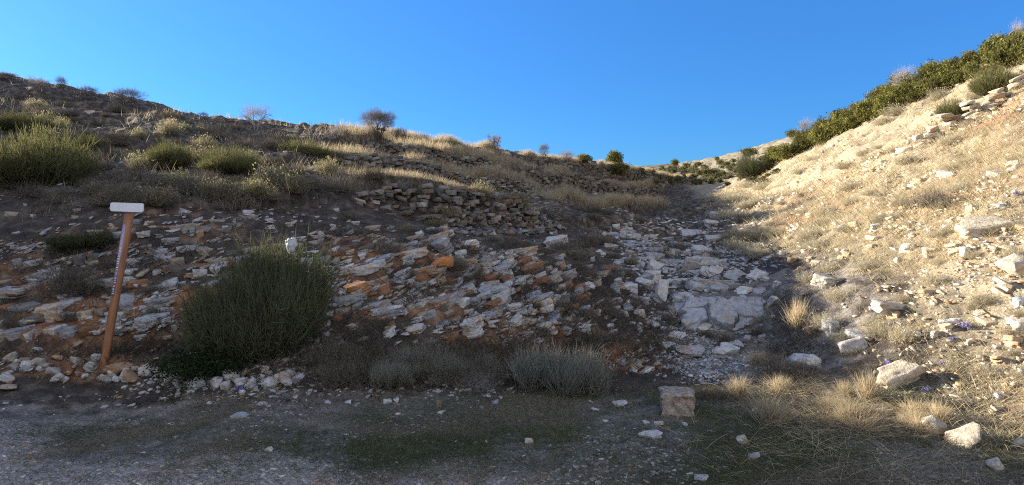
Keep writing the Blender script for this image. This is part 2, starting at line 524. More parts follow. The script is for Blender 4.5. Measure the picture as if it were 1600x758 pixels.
def mat_ground():
    m, nt, out = new_mat('stony_ground')
    g = nt.nodes.new('ShaderNodeNewGeometry'); pos = g.outputs['Position']
    z = nd(nt, 'ShaderNodeAttribute', attribute_name='Col')
    sp = nt.nodes.new('ShaderNodeSeparateColor'); nt.links.new(z.outputs['Color'], sp.inputs[0])
    n_big = noise(nt, pos, 0.9, 5, 0.6); n_mid = noise(nt, pos, 5, 6, 0.62); n_fine = noise(nt, pos, 38, 6, 0.7); n_x = noise(nt, pos, 150, 3, 0.6)
    soil = ramp(nt, n_mid, [(0.3, (0.028, 0.021, 0.017)), (0.52, (0.07, 0.055, 0.043)), (0.7, (0.15, 0.125, 0.10))])
    orange = ramp(nt, n_mid, [(0.3, (0.12, 0.05, 0.024)), (0.5, (0.26, 0.12, 0.055)), (0.72, (0.40, 0.26, 0.15))])
    gravel = ramp(nt, n_fine, [(0.32, (0.12, 0.105, 0.092)), (0.5, (0.35, 0.305, 0.265)), (0.68, (0.54, 0.485, 0.43))])
    green = ramp(nt, n_fine, [(0.3, (0.04, 0.039, 0.026)), (0.52, (0.10, 0.096, 0.066)), (0.72, (0.22, 0.205, 0.165))])
    straw = ramp(nt, n_fine, [(0.3, (0.15, 0.12, 0.08)), (0.5, (0.33, 0.265, 0.175)), (0.7, (0.49, 0.415, 0.30))])
    def m_(w, soft=0.25):
        return ramp(nt, math_(nt, 'ADD', w, math_(nt, 'MULTIPLY', math_(nt, 'SUBTRACT', n_mid, 0.5), 0.9)), [(0.5 - soft, (0, 0, 0)), (0.5 + soft, (1, 1, 1))])
    c = mix(nt, m_(sp.outputs[2]), soil, straw)
    c = mix(nt, m_(sp.outputs[0]), c, orange)
    c = mix(nt, m_(sp.outputs[1]), c, gravel)
    c = mix(nt, m_(z.outputs['Alpha']), c, green)
    pale = ramp(nt, n_x, [(0.60, (0, 0, 0)), (0.66, (0.7, 0.7, 0.7))])
    c = mix(nt, pale, c, (0.34, 0.31, 0.28))
    nb = bump(nt, n_mid, 0.5, 0.06); nb = bump(nt, n_fine, 0.7, 0.02, nb); nb = bump(nt, n_x, 0.5, 0.006, nb)
    finish(nt, out, c, 0.95, nb, 0.1)
    return m
M['ground'] = mat_ground()

# ------------------------------------------------------------------ ground sheet, cut along its kinds so that each is an object
az = np.concatenate([np.arange(-180, -46, 1.5), np.arange(-46, 46, 0.115), np.arange(46, 180.1, 1.5)])
az[-1] = 180.0
rad = np.exp(np.arange(math.log(1.2), math.log(300), 0.0078))
AZ, RAD = np.meshgrid(np.radians(az), rad, indexing='ij')
GX, GY = np.sin(AZ) * RAD, np.cos(AZ) * RAD
GZ = H(GX, GY)
Zg = zones(GX, GY, GZ)
LR0, LRD = math.log(1.2), 0.0078
def H(x, y, detail=True):
    """Height of the finished ground sheet."""
    x = np.asarray(x, float); y = np.asarray(y, float)
    a = np.degrees(np.arctan2(x, y)); l = (np.log(np.maximum(np.hypot(x, y), 1.21)) - LR0) / LRD
    i = np.clip(np.searchsorted(az, a) - 1, 0, len(az) - 2); fa = np.clip((a - az[i]) / (az[i + 1] - az[i]), 0, 1)
    j = np.clip(np.floor(l).astype(int), 0, len(rad) - 2); fl = np.clip(l - j, 0, 1)
    return (GZ[i, j] * (1 - fa) + GZ[i + 1, j] * fa) * (1 - fl) + (GZ[i, j + 1] * (1 - fa) + GZ[i + 1, j + 1] * fa) * fl
na, nr = GX.shape
idx = np.arange(na * nr).reshape(na, nr)
quads = np.stack([idx[:-1, :-1], idx[1:, :-1], idx[1:, 1:], idx[:-1, 1:]], -1)[:, :, ::-1].reshape(-1, 4)
GV = np.stack([GX, GY, GZ], -1).reshape(-1, 3)
o_w = np.clip(0.72 * Zg['bank'] * (0.35 + 1.7 * fbm(GX * 0.7 + 3, GZ * 2.2 + GY * .4, 45, 3)) + 0.48 * Zg['right'] * (Zg['r'] < 22) * (0.55 + 1.5 * fbm(GX * 0.5, GY * 0.5, 44, 3)) + 0.08, 0, 1)
g_w = np.clip(0.95 * Zg['track'] + 0.5 * Zg['flat'] + 0.45 * Zg['gully'] * (GY < 10), 0, 1)
s_w = np.clip(0.72 * Zg['right'] + 0.28 * (GY > 11) * (1 - Zg['right']) * sstep(.4, 1.2, below_wall(GX.ravel(), GY.ravel(), ('stone', 'riser', 'grass')).reshape(GX.shape)) + 0.2 * (GY > 70), 0, 1)
l_w = np.clip(0.45 * sstep(65, 85, GY) + 0.78 * Zg['flat'] * (1 - Zg['track']) * sstep(-3.8, -1.0, GX) * (0.75 + 1.2 * fbm(GX * 1.1, GY * 1.1, 50, 3)), 0, 1)
GC = np.stack([o_w, g_w, s_w, l_w], -1).reshape(-1, 4)
fx, fy = GX[:-1, :-1], GY[:-1, :-1]
part_of = np.where(Zg['flat'][:-1, :-1] > 0.5, np.where(Zg['track'][:-1, :-1] > 0.5, 0, 1), np.where(Zg['right'][:-1, :-1] > 0.5, 3, np.where(Zg['gully'][:-1, :-1] > 0.5, 4, 2))).ravel()
GROUND_LABELS = ['gravel_track', 'grass_verge', 'hillside', 'stony_slope', 'gully_bed']
for k, nm in enumerate(GROUND_LABELS):
    q = quads[part_of == k]
    if k == 1:      # the patch under the camera
        c0 = len(GV)
    u, inv = np.unique(q, return_inverse=True)
    me = np_mesh(nm, GV[u], inv.reshape(-1, 4), M['ground'], GC[u], smooth=True)
    tag(link(nm, me), kind='structure')
# small disc below the camera closes the sheet
th = np.radians(az)
DV = np.stack([np.sin(th) * rad[0], np.cos(th) * rad[0], GZ[:, 0]], -1)
DV = np.vstack([DV, [[0, 0, float(GZ[:, 0].mean())]]])
DT = np.stack([np.arange(1, na), np.arange(na - 1), np.full(na - 1, na)], -1)
DC = np.tile(np.array([[0.1, 0.9, 0.1, 0.1]]), (len(DV), 1))
tag(link('ground', np_mesh('ground', DV, DT, M['ground'], DC, True)), kind='structure')

# ------------------------------------------------------------------ rock shapes
def bm_arrays(bm):
    bmesh.ops.triangulate(bm, faces=bm.faces[:])
    bm.verts.ensure_lookup_table(); bm.verts.index_update()
    V = np.array([v.co[:] for v in bm.verts]); T = np.array([[v.index for v in f.verts] for f in bm.faces])
    return V, T

def hull(points, bevel=0.0, cuts=0, rough=0.0, seed=0, freq=2.5):
    bm = bmesh.new()
    for p in points: bm.verts.new(p)
    r = bmesh.ops.convex_hull(bm, input=bm.verts[:])
    bmesh.ops.delete(bm, geom=[v for v in bm.verts if not v.link_faces], context='VERTS')
    bmesh.ops.dissolve_limit(bm, angle_limit=0.12, verts=bm.verts[:], edges=bm.edges[:])
    if bevel:
        bmesh.ops.bevel(bm, geom=bm.edges[:], offset=bevel, segments=1, affect='EDGES', profile=0.5, clamp_overlap=True)
    bmesh.ops.triangulate(bm, faces=bm.faces[:])
    for _ in range(cuts):
        bmesh.ops.subdivide_edges(bm, edges=[e for e in bm.edges if e.calc_length() > 0.22], cuts=1, use_grid_fill=True)
        bmesh.ops.triangulate(bm, faces=bm.faces[:])
    V, T = bm_arrays(bm); bm.free()
    if rough:
        s = seed * 7.3
        nn = np.stack([fbm(V[:, 0] * freq + s + V[:, 2] * 1.3, V[:, 1] * freq + V[:, 2] * 2.1, seed * 3 + k, 4) for k in range(3)], -1)
        V = V + nn * rough
    return V, T

def plate_points(rng, n_out, th, ex=1.0, ey=1.0):
    a = np.sort(rng.uniform(0, 2 * math.pi, n_out)) + rng.uniform(0, 6)
    rr = rng.uniform(0.72, 1.0, n_out)
    top = np.stack([np.cos(a) * rr * ex, np.sin(a) * rr * ey, np.full(n_out, th) + rng.normal(0, th * 0.12, n_out)], -1)
    sc = rng.uniform(0.82, 1.08, n_out)[:, None]
    bot = top * np.array([1, 1, -1]) * np.concatenate([sc, sc, np.ones_like(sc)], 1)
    return np.vstack([top, bot])

def join_vt(parts):
    V, T, o = [], [], 0
    for v, t in parts: V.append(v); T.append(t + o); o += len(v)
    return np.vstack(V), np.vstack(T)

def slab_proto(seed):
    """A bed of limestone: one to four thin broken layers on each other, about 2 x 2 x 2 before scaling."""
    rng = np.random.default_rng(seed)
    L = rng.integers(1, 5); z = -1.0; parts = []
    hs = rng.uniform(0.5, 1.2, L); hs = hs / hs.sum() * 2
    for k in range(L):
        pts = plate_points(rng, rng.integers(6, 10), hs[k] / 2 * 0.96)
        shr = rng.uniform(0.75, 1.0)
        pts[:, :2] *= shr; pts[:, 0] += rng.uniform(-1, 1) * (1 - shr) * 1.3; pts[:, 1] += rng.uniform(-1, 1) * (1 - shr)
        pts[:, 2] += z + hs[k] / 2; z += hs[k]
        v, t = hull(pts, 0.035, 2, 0.10, seed * 5 + k, 2.2)
        parts.append((v, t))
    return join_vt(parts)

def stone_proto(seed, flat=0.8):
    rng = np.random.default_rng(seed)
    n_ = rng.integers(13, 20)
    p = unit(rng.normal(size=(n_, 3))) * rng.uniform(0.85, 1.05, (n_, 1))
    p = np.sign(p) * np.abs(p) ** 0.72
    p[:, 2] *= flat
    v, t = hull(p, 0.06, 2, 0.13, seed, 1.8)
    return v / np.abs(v).max(0), t

def mesh_of(name, vt, mat): return np_mesh(name, vt[0], vt[1], mat)
SLABS = [mesh_of('rock_slab', slab_proto(100 + i), M['rock']) for i in range(16)]
STONES = [mesh_of('stone', stone_proto(200 + i, 0.75), M['rock']) for i in range(14)]
def face_proto(seed):
    rng = np.random.default_rng(seed)
    pts = plate_points(rng, 7, 1.0); pts[:, :2] = np.sign(pts[:, :2]) * np.abs(pts[:, :2]) ** .75
    return hull(pts, .06, 3, .16, seed, 2.0)
FACES = [mesh_of('rock_slab', face_proto(250 + i), M['rock']) for i in range(5)]
LOW = []
for i in range(14):
    rng = np.random.default_rng(300 + i)
    if i % 2:
        LOW.append(hull(plate_points(rng, 6, rng.uniform(0.2, 0.4), 1, rng.uniform(0.6, 1)), 0, 0))
    else:
        p = unit(rng.normal(size=(9, 3))) * rng.uniform(0.7, 1.0, (9, 1)); p[:, 2] *= 0.65
        LOW.append(hull(p, 0, 0))

def rot_mats(yaw, pitch, roll):
    cy, sy, cx, sx, cz_, sz = np.cos(roll), np.sin(roll), np.cos(pitch), np.sin(pitch), np.cos(yaw), np.sin(yaw)
    o, z = np.ones_like(yaw), np.zeros_like(yaw)
    Rx = np.stack([np.stack([o, z, z], -1), np.stack([z, cx, -sx], -1), np.stack([z, sx, cx], -1)], -2)
    Ry = np.stack([np.stack([cy, z, sy], -1), np.stack([z, o, z], -1), np.stack([-sy, z, cy], -1)], -2)
    Rz = np.stack([np.stack([cz_, -sz, z], -1), np.stack([sz, cz_, z], -1), np.stack([z, z, o], -1)], -2)
    return Ry @ Rx @ Rz

def scatter_rock(P, size, yaw, pitch, roll, cols, flat=None, protos=LOW):
    """All these small stones in one mesh."""
    N = len(P); pick = RNG.integers(0, len(protos), N)
    Rm = rot_mats(yaw, pitch, roll); out = []
    S = np.stack([size, size * RNG.uniform(0.6, 1.0, N), size * (RNG.uniform(0.5, 1.0, N) if flat is None else flat)], -1)
    for k in range(len(protos)):
        m = np.where(pick == k)[0]
        if len(m) == 0: continue
        v, t = protos[k]
        w = np.einsum('nij,nkj->nki', Rm[m], v[None] * S[m][:, None, :]) + P[m][:, None, :]
        T = (np.arange(len(m)) * len(v))[:, None, None] + t[None]
        out.append((w.reshape(-1, 3), T.reshape(-1, 3), np.repeat(cols[m], len(v), 0)))
    return join(out)

def pal(N, cols, w=None, jit=0.12):
    c = np.array(cols); k = RNG.choice(len(c), N, p=None if w is None else np.array(w) / sum(w))
    return c[k] * (1 + RNG.normal(0, jit, (N, 1))).clip(0.5, 1.5)

PALE, GREY, TAN, ORANGE, CREAM, DARK = (.52, .505, .48), (.36, .355, .355), (.38, .31, .24), (.36, .17, .075), (.50, .45, .37), (.17, .16, .15)

# ------------------------------------------------------------------ single rocks
def depth_of(P):
    d = np.asarray(P) - CAM
    return d[..., 1] * CP - d[..., 2] * SP

def rock(px, py, w, h, kind='slab', col=PALE, yaw=None, dip=None, pitch=None, deep=0.7, name=None, sink=0.25):
    P = hit(px, py + h * 0.35)[0]
    if np.isnan(P).any(): return None
    f = depth_of(P) / F_PX
    if kind == 'slab':
        me = SLABS[RNG.integers(len(SLABS))]
        dims = (w * f / 2, w * f / 2 * deep, max(h * f / 2 * 0.85, 0.012))
    elif kind == 'plank':
        me = FACES[RNG.integers(len(FACES))]
        dims = (w * f / 2, w * f / 2 * deep, h * f / 2)
    elif kind == 'face':
        me = FACES[RNG.integers(len(FACES))]
        dims = (w * f / 2, h * f / 2 * 1.12, .07)
    else:
        me = STONES[RNG.integers(len(STONES))]
        dims = (w * f / 2, w * f / 2 * RNG.uniform(0.75, 1.0), h * f / 2 * 1.08)
    o = link(name or ('rock_slab' if kind == 'slab' else 'stone'), me)
    o.scale = dims
    yaw = RNG.uniform(-0.35, 0.35) if yaw is None else R(yaw)
    if kind != 'slab' : yaw = RNG.uniform(0, 6.28) if yaw is None else yaw
    dip = RNG.uniform(4, 20) if dip is None else dip
    pitch = RNG.uniform(0, 14) if pitch is None else pitch
    o.rotation_euler = Euler((R(pitch), R(-dip), yaw), 'XYZ')
    o.location = (P[0], P[1] + dims[1] * 0.35, P[2] + dims[2] * (1 - 2 * sink))
    if kind == 'face':
        Pc = hit(px, py + h * .5)[0]
        o.location = (Pc[0], Pc[1] + dims[1] * math.cos(R(pitch)), Pc[2] + dims[1] * math.sin(R(pitch)) * .92)
    j = 1 + RNG.normal(0, 0.07)
    o.color = (col[0] * j, col[1] * j, col[2] * j, 1)
    o['kind'] = 'thing'
    return o

G_BANK = 'rock slabs breaking out of the road cut'
L_BANK = 'layered limestone slab breaking out of the orange soil of the road cut'
G_FOOT = 'loose stones along the foot of the bank'
L_FOOT = 'loose angular stone in the row along the foot of the left bank'
G_GULLY = 'limestone blocks in the shaded gully'
L_GULLY = 'bluish limestone block lying in the shaded gully between the two slopes'
G_RIGHT = 'sunlit stones on the bare slope'
L_RIGHT = 'cream limestone stone half buried in the sunlit slope'
G_HILL = 'stones between the scrub'
L_HILL = 'small pale stone lying between the dry scrub above the road cut'
G_VERGE = 'stones on the grass verge'
L_VERGE = 'flat pale stone lying alone on the grassy verge'

SPECIAL = [
 # px, py, w, h, kind, colour, label, name, extra
 (92,485,80,24,'plank',PALE,'broad grey slab with a white broken end, in the bank left of the leaning post','rock_slab',dict(dip=6,pitch=12,sink=0.2)),
 (187,473,44,27,'stone',GREY,'rounded grey boulder in the bank directly behind the leaning post','boulder',dict(yaw=20,dip=5)),
 (276,411,38,24,'slab',TAN,'tan slab with a pale top above the thin ledges right of the post','rock_slab',dict(dip=4,pitch=10)),
 (185,573,48,18,'stone',(.40,.27,.17),'brownish orange stone wedged against the foot of the leaning post','stone',dict(yaw=5,dip=-4)),
 (278,598,17,22,'stone',PALE,'upright pointed pale stone in the row below the low green plants','stone',dict(yaw=40)),
 (307,598,34,22,'stone',PALE,'broad whitish block in the stone row under the low green plants','stone',dict(yaw=10)),
 (420,600,27,21,'stone',PALE,'biggest white rounded stone at the right end of the stone row','stone',dict(yaw=70)),
 (692,385,40,30,'slab',(.33,.33,.34),'dark bluish slab tilted up steeply above an orange rock face','rock_slab',dict(dip=24,pitch=20,sink=.15)),
 (691,413,42,22,'stone',(.50,.21,.08),'bright orange broken rock under the tilted bluish slab','stone',dict(yaw=15,dip=25)),
 (736,383,27,17,'stone',PALE,'white stone right of the tilted bluish slab at the top of the cut','stone',dict(yaw=30,dip=20)),
 (558,452,50,24,'slab',(.42,.24,.13),'long orange faced ledge with a pale top in the middle of the road cut','rock_slab',dict(dip=15,pitch=8,sink=.15)),
 (790,472,56,20,'plank',(.46,.43,.38),'thick pale ledge leaning up to the right at the gully end of the cut','rock_slab',dict(dip=22,pitch=22,sink=.15)),
 (870,380,40,17,'plank',PALE,'large whitish slab alone on the slope below the tumbled terrace wall','rock_slab',dict(dip=14,pitch=25,sink=.1)),
 (1040,456,28,44,'face',PALE,'tall narrow pale slab standing left of the bedrock faces in the gully','rock_slab',dict(dip=-8,pitch=52,yaw=10)),
 (1028,415,28,26,'face',PALE,'pale squarish slab at the head of the stony gully','rock_slab',dict(dip=-6,pitch=42,yaw=8)),
 (1098,512,50,22,'slab',PALE,'low whitish ledge below the cracked bedrock face in the gully','rock_slab',dict(dip=-14,pitch=28,deep=.8)),
 (1080,551,64,22,'slab',(.36,.35,.35),'flat wedge shaped slab lying lowest in the gully','rock_slab',dict(dip=4,pitch=22,deep=.7)),
 (1018,681,48,12,'slab',PALE,'long flat pale stone on the verge in front of the square block','stone',dict(dip=4,pitch=4,sink=.3)),
 (1162,688,22,12,'stone',CREAM,'small cream stone with a reddish end on the verge near the straw tuft','stone',dict(yaw=10)),
 (1178,714,24,10,'stone',GREY,'low grey stone in the green grass nearest the camera','stone',dict(yaw=0)),
 (826,689,18,10,'stone',(.55,.54,.52),'little white stone alone in the middle of the verge','stone',dict(yaw=30,dip=-25)),
 (370,650,48,10,'slab',GREY,'flat grey stone bedded at the edge of the gravel track','stone',dict(dip=2,pitch=3,sink=.4)),
 (1408,592,92,28,'plank',(.50,.42,.31),'big tilted boulder with a flat cream top and dark orange broken end','boulder',dict(dip=20,pitch=16,yaw=14,deep=.5,sink=.1)),
 (1258,568,50,28,'stone',PALE,'rounded whitish boulder at the edge of the shade below the sunlit slope','boulder',dict(yaw=10)),
 (1335,538,44,26,'stone',(.45,.41,.38),'pinkish grey boulder above the big tilted one','boulder',dict(yaw=-10,dip=8)),
 (1298,507,30,20,'stone',PALE,'small blocky stone left of the pinkish grey boulder','stone',dict(yaw=25)),
 (1300,440,56,18,'plank',CREAM,'irregular pale slab half way up the slope right of the gully','rock_slab',dict(dip=-8,pitch=10)),
 (1545,354,100,26,'plank',(.45,.385,.29),'largest cream slab jutting out high on the sunlit slope','rock_slab',dict(dip=8,pitch=16,yaw=-8,sink=.3,deep=.6)),
 (1594,416,60,40,'stone',(.45,.39,.30),'massive cream boulder cut by the edge of the picture below the largest slab','boulder',dict(yaw=10)),
 (1400,482,70,18,'plank',CREAM,'long cream slab with an undercut edge in the orange soil','rock_slab',dict(dip=-6,pitch=10)),
 (1460,668,40,30,'stone',(.42,.37,.29),'squat cream boulder with a dark side at the foot of the sunlit slope','boulder',dict(yaw=35)),
 (1520,684,68,38,'stone',(.42,.37,.29),'broad cracked cream boulder lowest on the sunlit slope','boulder',dict(yaw=5)),
 (1560,727,30,15,'stone',CREAM,'flat stone half in the shade at the lower edge of the sunlit slope','stone',dict(yaw=0)),
 (1595,692,26,15,'stone',CREAM,'cream stone at the edge of the picture beside the broad cracked boulder','stone',dict(yaw=0)),
]
for px, py, w, h, kind, colr, lab, nm, kw in SPECIAL:
    o = rock(px, py, w, h, kind, colr, name=nm, **kw)
    if o: tag(o, lab, 'boulder' if nm == 'boulder' else 'rock' if 'slab' in nm else 'stone')

def bedrock(px, py, w, h, pitch, yaw, seed, cells, col, label):
    """A broad smooth face of bedrock broken by a few open cracks."""
    rng = np.random.default_rng(seed)
    nx, ny = 120, 76
    X, Y = np.meshgrid(np.linspace(-1, 1, nx), np.linspace(-1, 1, ny), indexing='ij')
    wx = X + .16 * fbm(X * 2 + seed, Y * 2, seed, 3); wy = Y + .2 * fbm(X * 2, Y * 2 + seed, seed + 1, 3)
    c = rng.uniform(-1, 1, (cells, 2)) * np.array([1, .9]); zc = rng.normal(0, .11, cells); tx = rng.normal(0, .09, cells); ty = rng.normal(0, .09, cells)
    D = np.sqrt((wx[..., None] - c[:, 0]) ** 2 + ((wy[..., None] - c[:, 1]) * .75) ** 2)
    o_ = np.sort(D, -1); k = D.argmin(-1); gap = o_[..., 1] - o_[..., 0]
    Z = zc[k] + tx[k] * X + ty[k] * Y + .07 * fbm(X * 3, Y * 3, seed + 2, 5) - .30 * sstep(.045, .0, gap)
    edge = np.maximum(np.abs(X) + .22 * fbm(Y * 2.2 + 3, X * .5, seed + 4, 3), np.abs(Y) + .3 * fbm(X * 2.4, Y * .5 + 7, seed + 5, 3))
    Z = Z - .5 * sstep(.84, .98, edge)
    P = hit(px, py + h * .5)[0]; f = depth_of(P) / F_PX
    V = np.stack([X * w * f / 2, Y * h * f / 2 * 1.1, Z * .42], -1).reshape(-1, 3)
    i = np.arange(nx * ny).reshape(nx, ny)
    q = np.stack([i[:-1, :-1], i[1:, :-1], i[1:, 1:], i[:-1, 1:]], -1).reshape(-1, 4)
    bmB = np_mesh('bedrock_slab', V, q, M['rock'])
    o = link('bedrock_slab', bmB); o.rotation_euler = Euler((R(pitch), 0, R(yaw)), 'XYZ'); hy = h * f / 2 * 1.1
    o.location = (P[0], P[1] + hy * math.cos(R(pitch)) - .04, P[2] + hy * math.sin(R(pitch)) * .92); o.color = (*col, 1); o['kind'] = 'thing'
    tag(o, label, 'rock')
bedrock(1142, 486, 150, 72, 50, -4, 5, 6, (.37, .38, .41), 'large smooth bluish bedrock face split by dark cracks in the floor of the gully')
bedrock(1150, 438, 150, 20, 24, -3, 8, 9, (.40, .40, .41), 'low broken bedrock step above the large smooth face in the gully')
bedrock(1120, 407, 110, 16, 22, -2, 11, 7, (.42, .41, .40), 'upper bedrock step where the gully narrows below the lit bank')

def many(spots, kind, cols, wts, label, group, cat, name, **kw):
    for (px, py, w, h) in spots:
        c = np.array(cols)[RNG.choice(len(cols), p=np.array(wts) / sum(wts))]
        k2 = dict(kw)
        for q in ('dip', 'pitch', 'yaw'):
            if isinstance(k2.get(q), tuple): k2[q] = RNG.uniform(*k2[q])
        o = rock(px, py, w, h, kind, tuple(c), name=name, **k2)
        if o: tag(o, label, cat, group)

def fill(n_, x0, x1, yfun, wr, asp):
    out = []
    for _ in range(n_):
        x = RNG.uniform(x0, x1); y0, y1 = yfun(x)
        w = wr[0] * (wr[1] / wr[0]) ** RNG.random() ** 1.6
        out.append((x, RNG.uniform(y0, y1), w, w * RNG.uniform(*asp)))
    return out

bank_cols = [PALE, (.36,.36,.36), TAN, (.29, .155, .085), (.42, .34, .26)]
many([(20,457,64,14),(100,463,62,12),(58,490,34,14),(205,466,14,13),(247,396,32,16),(265,376,32,12),(250,471,58,16),(235,500,68,15),(225,508,40,10),(262,528,24,12),
      (218,527,24,10),(50,411,44,10),(24,409,24,12),(150,520,30,12),(40,505,44,12),(110,522,40,10),(300,430,30,10),(310,365,20,14)],
     'slab', [PALE, TAN, GREY, (.40,.30,.20)], [3, 2, 2, 2], 'thin layered slab in the bank around the leaning post', 'ledges around the leaning post', 'rock', 'rock_slab', dip=(2, 9), pitch=(4, 14), yaw=(-12, 12), sink=.2)
many([(603,403,34,12),(635,406,34,17),(605,418,30,13),(598,439,36,15),(600,455,28,26),(570,393,16,9),(590,386,16,9),(690,439,24,14),(665,459,16,10),(631,469,14,10),(600,476,20,12),
      (760,416,28,14),(766,436,32,16),(733,421,24,14),(775,452,30,12),(830,416,30,14),(815,440,26,13),(795,396,20,10),(855,511,30,16),(820,507,24,12),(845,432,24,14),(740,470,30,12),
      (720,455,24,10),(765,495,30,12),(700,490,26,10),(650,500,30,10),(560,478,26,12),(540,425,26,12),(525,400,24,10),(640,440,24,12),(880,450,22,16),(875,415,24,16),(900,480,20,14),
      (550,510,26,12),(610,512,26,10),(805,480,32,14),(835,462,30,14),(520,450,22,12)]
     + fill(120, 490, 930, lambda x: (378 + max(0, x - 800) * .15, 525), (15, 48), (.26, .45)),
     'slab', bank_cols, [3, 2.2, 2.5, 1.8, 2.4], L_BANK, G_BANK, 'rock', 'rock_slab', dip=(8, 26), pitch=(2, 20), yaw=(-18, 18), sink=.2)
many([(60,430,70,14),(140,440,60,13),(255,447,70,14),(300,500,60,14),(560,420,64,14),(640,395,56,13),(700,470,70,16),(600,490,66,14),(770,455,64,15),(850,470,60,15),(745,505,60,13),(660,425,50,13),(540,470,56,14),(880,430,44,14),(820,395,54,13),(30,520,60,13)],
     'plank', [(.40,.40,.41), (.34,.33,.33), PALE, (.40,.31,.22)], [3, 2, 2, 1.2], 'broad thick limestone slab standing out from the smaller beds of the shaded road cut', 'broad slabs of the road cut', 'rock', 'rock_slab', dip=(6, 18), pitch=(6, 20), yaw=(-14, 14), sink=.18, deep=.5)
many([(1099,392,46,13),(1118,374,34,12),(1082,366,38,9),(1112,349,24,9),(1064,386,34,12),(1120,336,22,8)],
     'plank', [(.40,.40,.41), PALE], [2, 1], 'smooth slab lying across the narrow shaded channel high in the gully', 'slabs of the upper gully channel', 'rock', 'rock_slab', dip=(-14, 14), pitch=(14, 34), yaw=(-35, 35), sink=.25, deep=.75)
many([(15,560,24,15),(52,549,22,10),(115,567,28,16),(140,577,20,12),(200,592,24,12),(226,581,22,18),(246,586,20,12),(337,600,24,18),(437,591,22,16),(465,593,24,16),(415,579,16,10),
      (10,607,30,10),(38,578,18,10),(70,572,20,10),(88,560,18,8),(150,560,22,12),(165,592,22,8),(262,592,18,12),(352,604,18,14),(375,600,22,14),(395,605,20,12),(450,601,16,10),(536,592,16,7),(549,591,10,8)]
     + fill(70, 0, 490, lambda x: (560 + .06 * x, 596 + .02 * x), (12, 27), (.55, .85)),
     'stone', [PALE, GREY, TAN, (.42,.28,.17)], [5, 2, 2, 1], L_FOOT, G_FOOT, 'stone', 'stone', yaw=(0, 360), dip=(-15, 15), sink=.12)
many([(965,415,20,22),(967,443,20,22),(1012,433,28,14),(1058,471,16,26),(920,446,32,14),(955,386,26,10),(1115,426,50,12),(1085,427,34,11),(1150,433,54,10),(1182,431,54,10),(1092,442,36,10),
      (1135,546,50,18),(1120,552,36,14),(1152,541,30,14),(1205,470,16,30),(1212,445,20,16),(1160,456,40,9),(1125,452,40,10),(1190,456,34,8),(1060,440,26,12),(990,460,20,16),(1008,470,18,12),
      (1110,405,50,9),(1085,408,40,8),(1070,500,26,14),(1060,525,34,12),(1190,530,26,12),(1020,510,22,12),(985,395,20,10),(1045,540,26,10),(1205,500,12,26)]
     + fill(30, 920, 1200, lambda x: (380 if x < 1050 else 400, 545), (12, 26), (.4, .7)),
     'slab', [PALE, GREY, (.36,.36,.37)], [3, 2, 2], L_GULLY, G_GULLY, 'rock', 'rock_slab', dip=(-14, 16), pitch=(14, 45), yaw=(-25, 25), sink=.2)
many([(1575,446,50,26),(1250,352,26,14),(1275,350,28,12),(1268,335,24,12),(1335,350,28,16),(1370,352,24,14),(1395,340,26,16),(1360,385,30,18),(1320,395,26,18),(1420,385,34,18),(1455,390,30,16),(1500,385,40,20),
      (1510,390,36,20),(1455,455,40,14),(1480,510,30,18),(1462,520,24,16),(1520,532,26,14),(1560,560,34,20),(1585,530,36,24),(1500,600,26,12),(1560,640,34,14),(1500,650,28,12),(1430,640,24,12),(1380,640,28,12),
      (1250,420,24,14),(1225,395,30,10),(1240,405,30,10),(1255,460,22,12),(1258,490,26,16),(1265,515,26,18),(1590,255,40,24),(1560,270,36,18),(1480,270,30,18),(1440,280,26,14),(1590,470,40,26)]
     + fill(70, 1225, 1600, lambda x: (max(250, 330 - (x - 1225) * .2), 560 if x > 1300 else 500), (9, 30), (.28, .5)),
     'slab', [CREAM, PALE, (.46, .38, .28), (.42, .30, .19)], [3, 1.5, 3, 1.5], L_RIGHT, G_RIGHT, 'stone', 'stone', yaw=(0, 360), dip=(-14, 14), pitch=(4, 24), sink=.42)
many([(285,329,32,8),(390,333,42,12),(15,334,32,9),(120,328,18,7),(420,345,24,8),(450,350,24,8),(350,355,20,8),(555,348,20,8),(610,355,20,8),(500,365,24,8),(470,372,24,8),(520,372,24,9),(425,355,18,8)]
     + fill(26, 0, 560, lambda x: (318, 372), (8, 22), (.3, .5)),
     'slab', [PALE, GREY, TAN], [4, 2, 2], L_HILL, G_HILL, 'stone', 'stone', dip=(-5, 10), pitch=(0, 20), yaw=(0, 360), sink=.3)
many([(970,630,26,8),(545,628,18,7),(410,631,18,8),(605,627,16,8),(620,625,12,7),(512,628,12,7),(690,645,16,6),(1030,662,16,8),(1070,662,14,7),(1097,746,28,9),(1010,660,14,7),(930,640,14,6),(420,702,16,8),(1180,640,14,6)],
     'stone', [PALE, GREY], [3, 1], L_VERGE, G_VERGE, 'stone', 'stone', yaw=(0, 360), dip=(-5, 5), sink=.35)

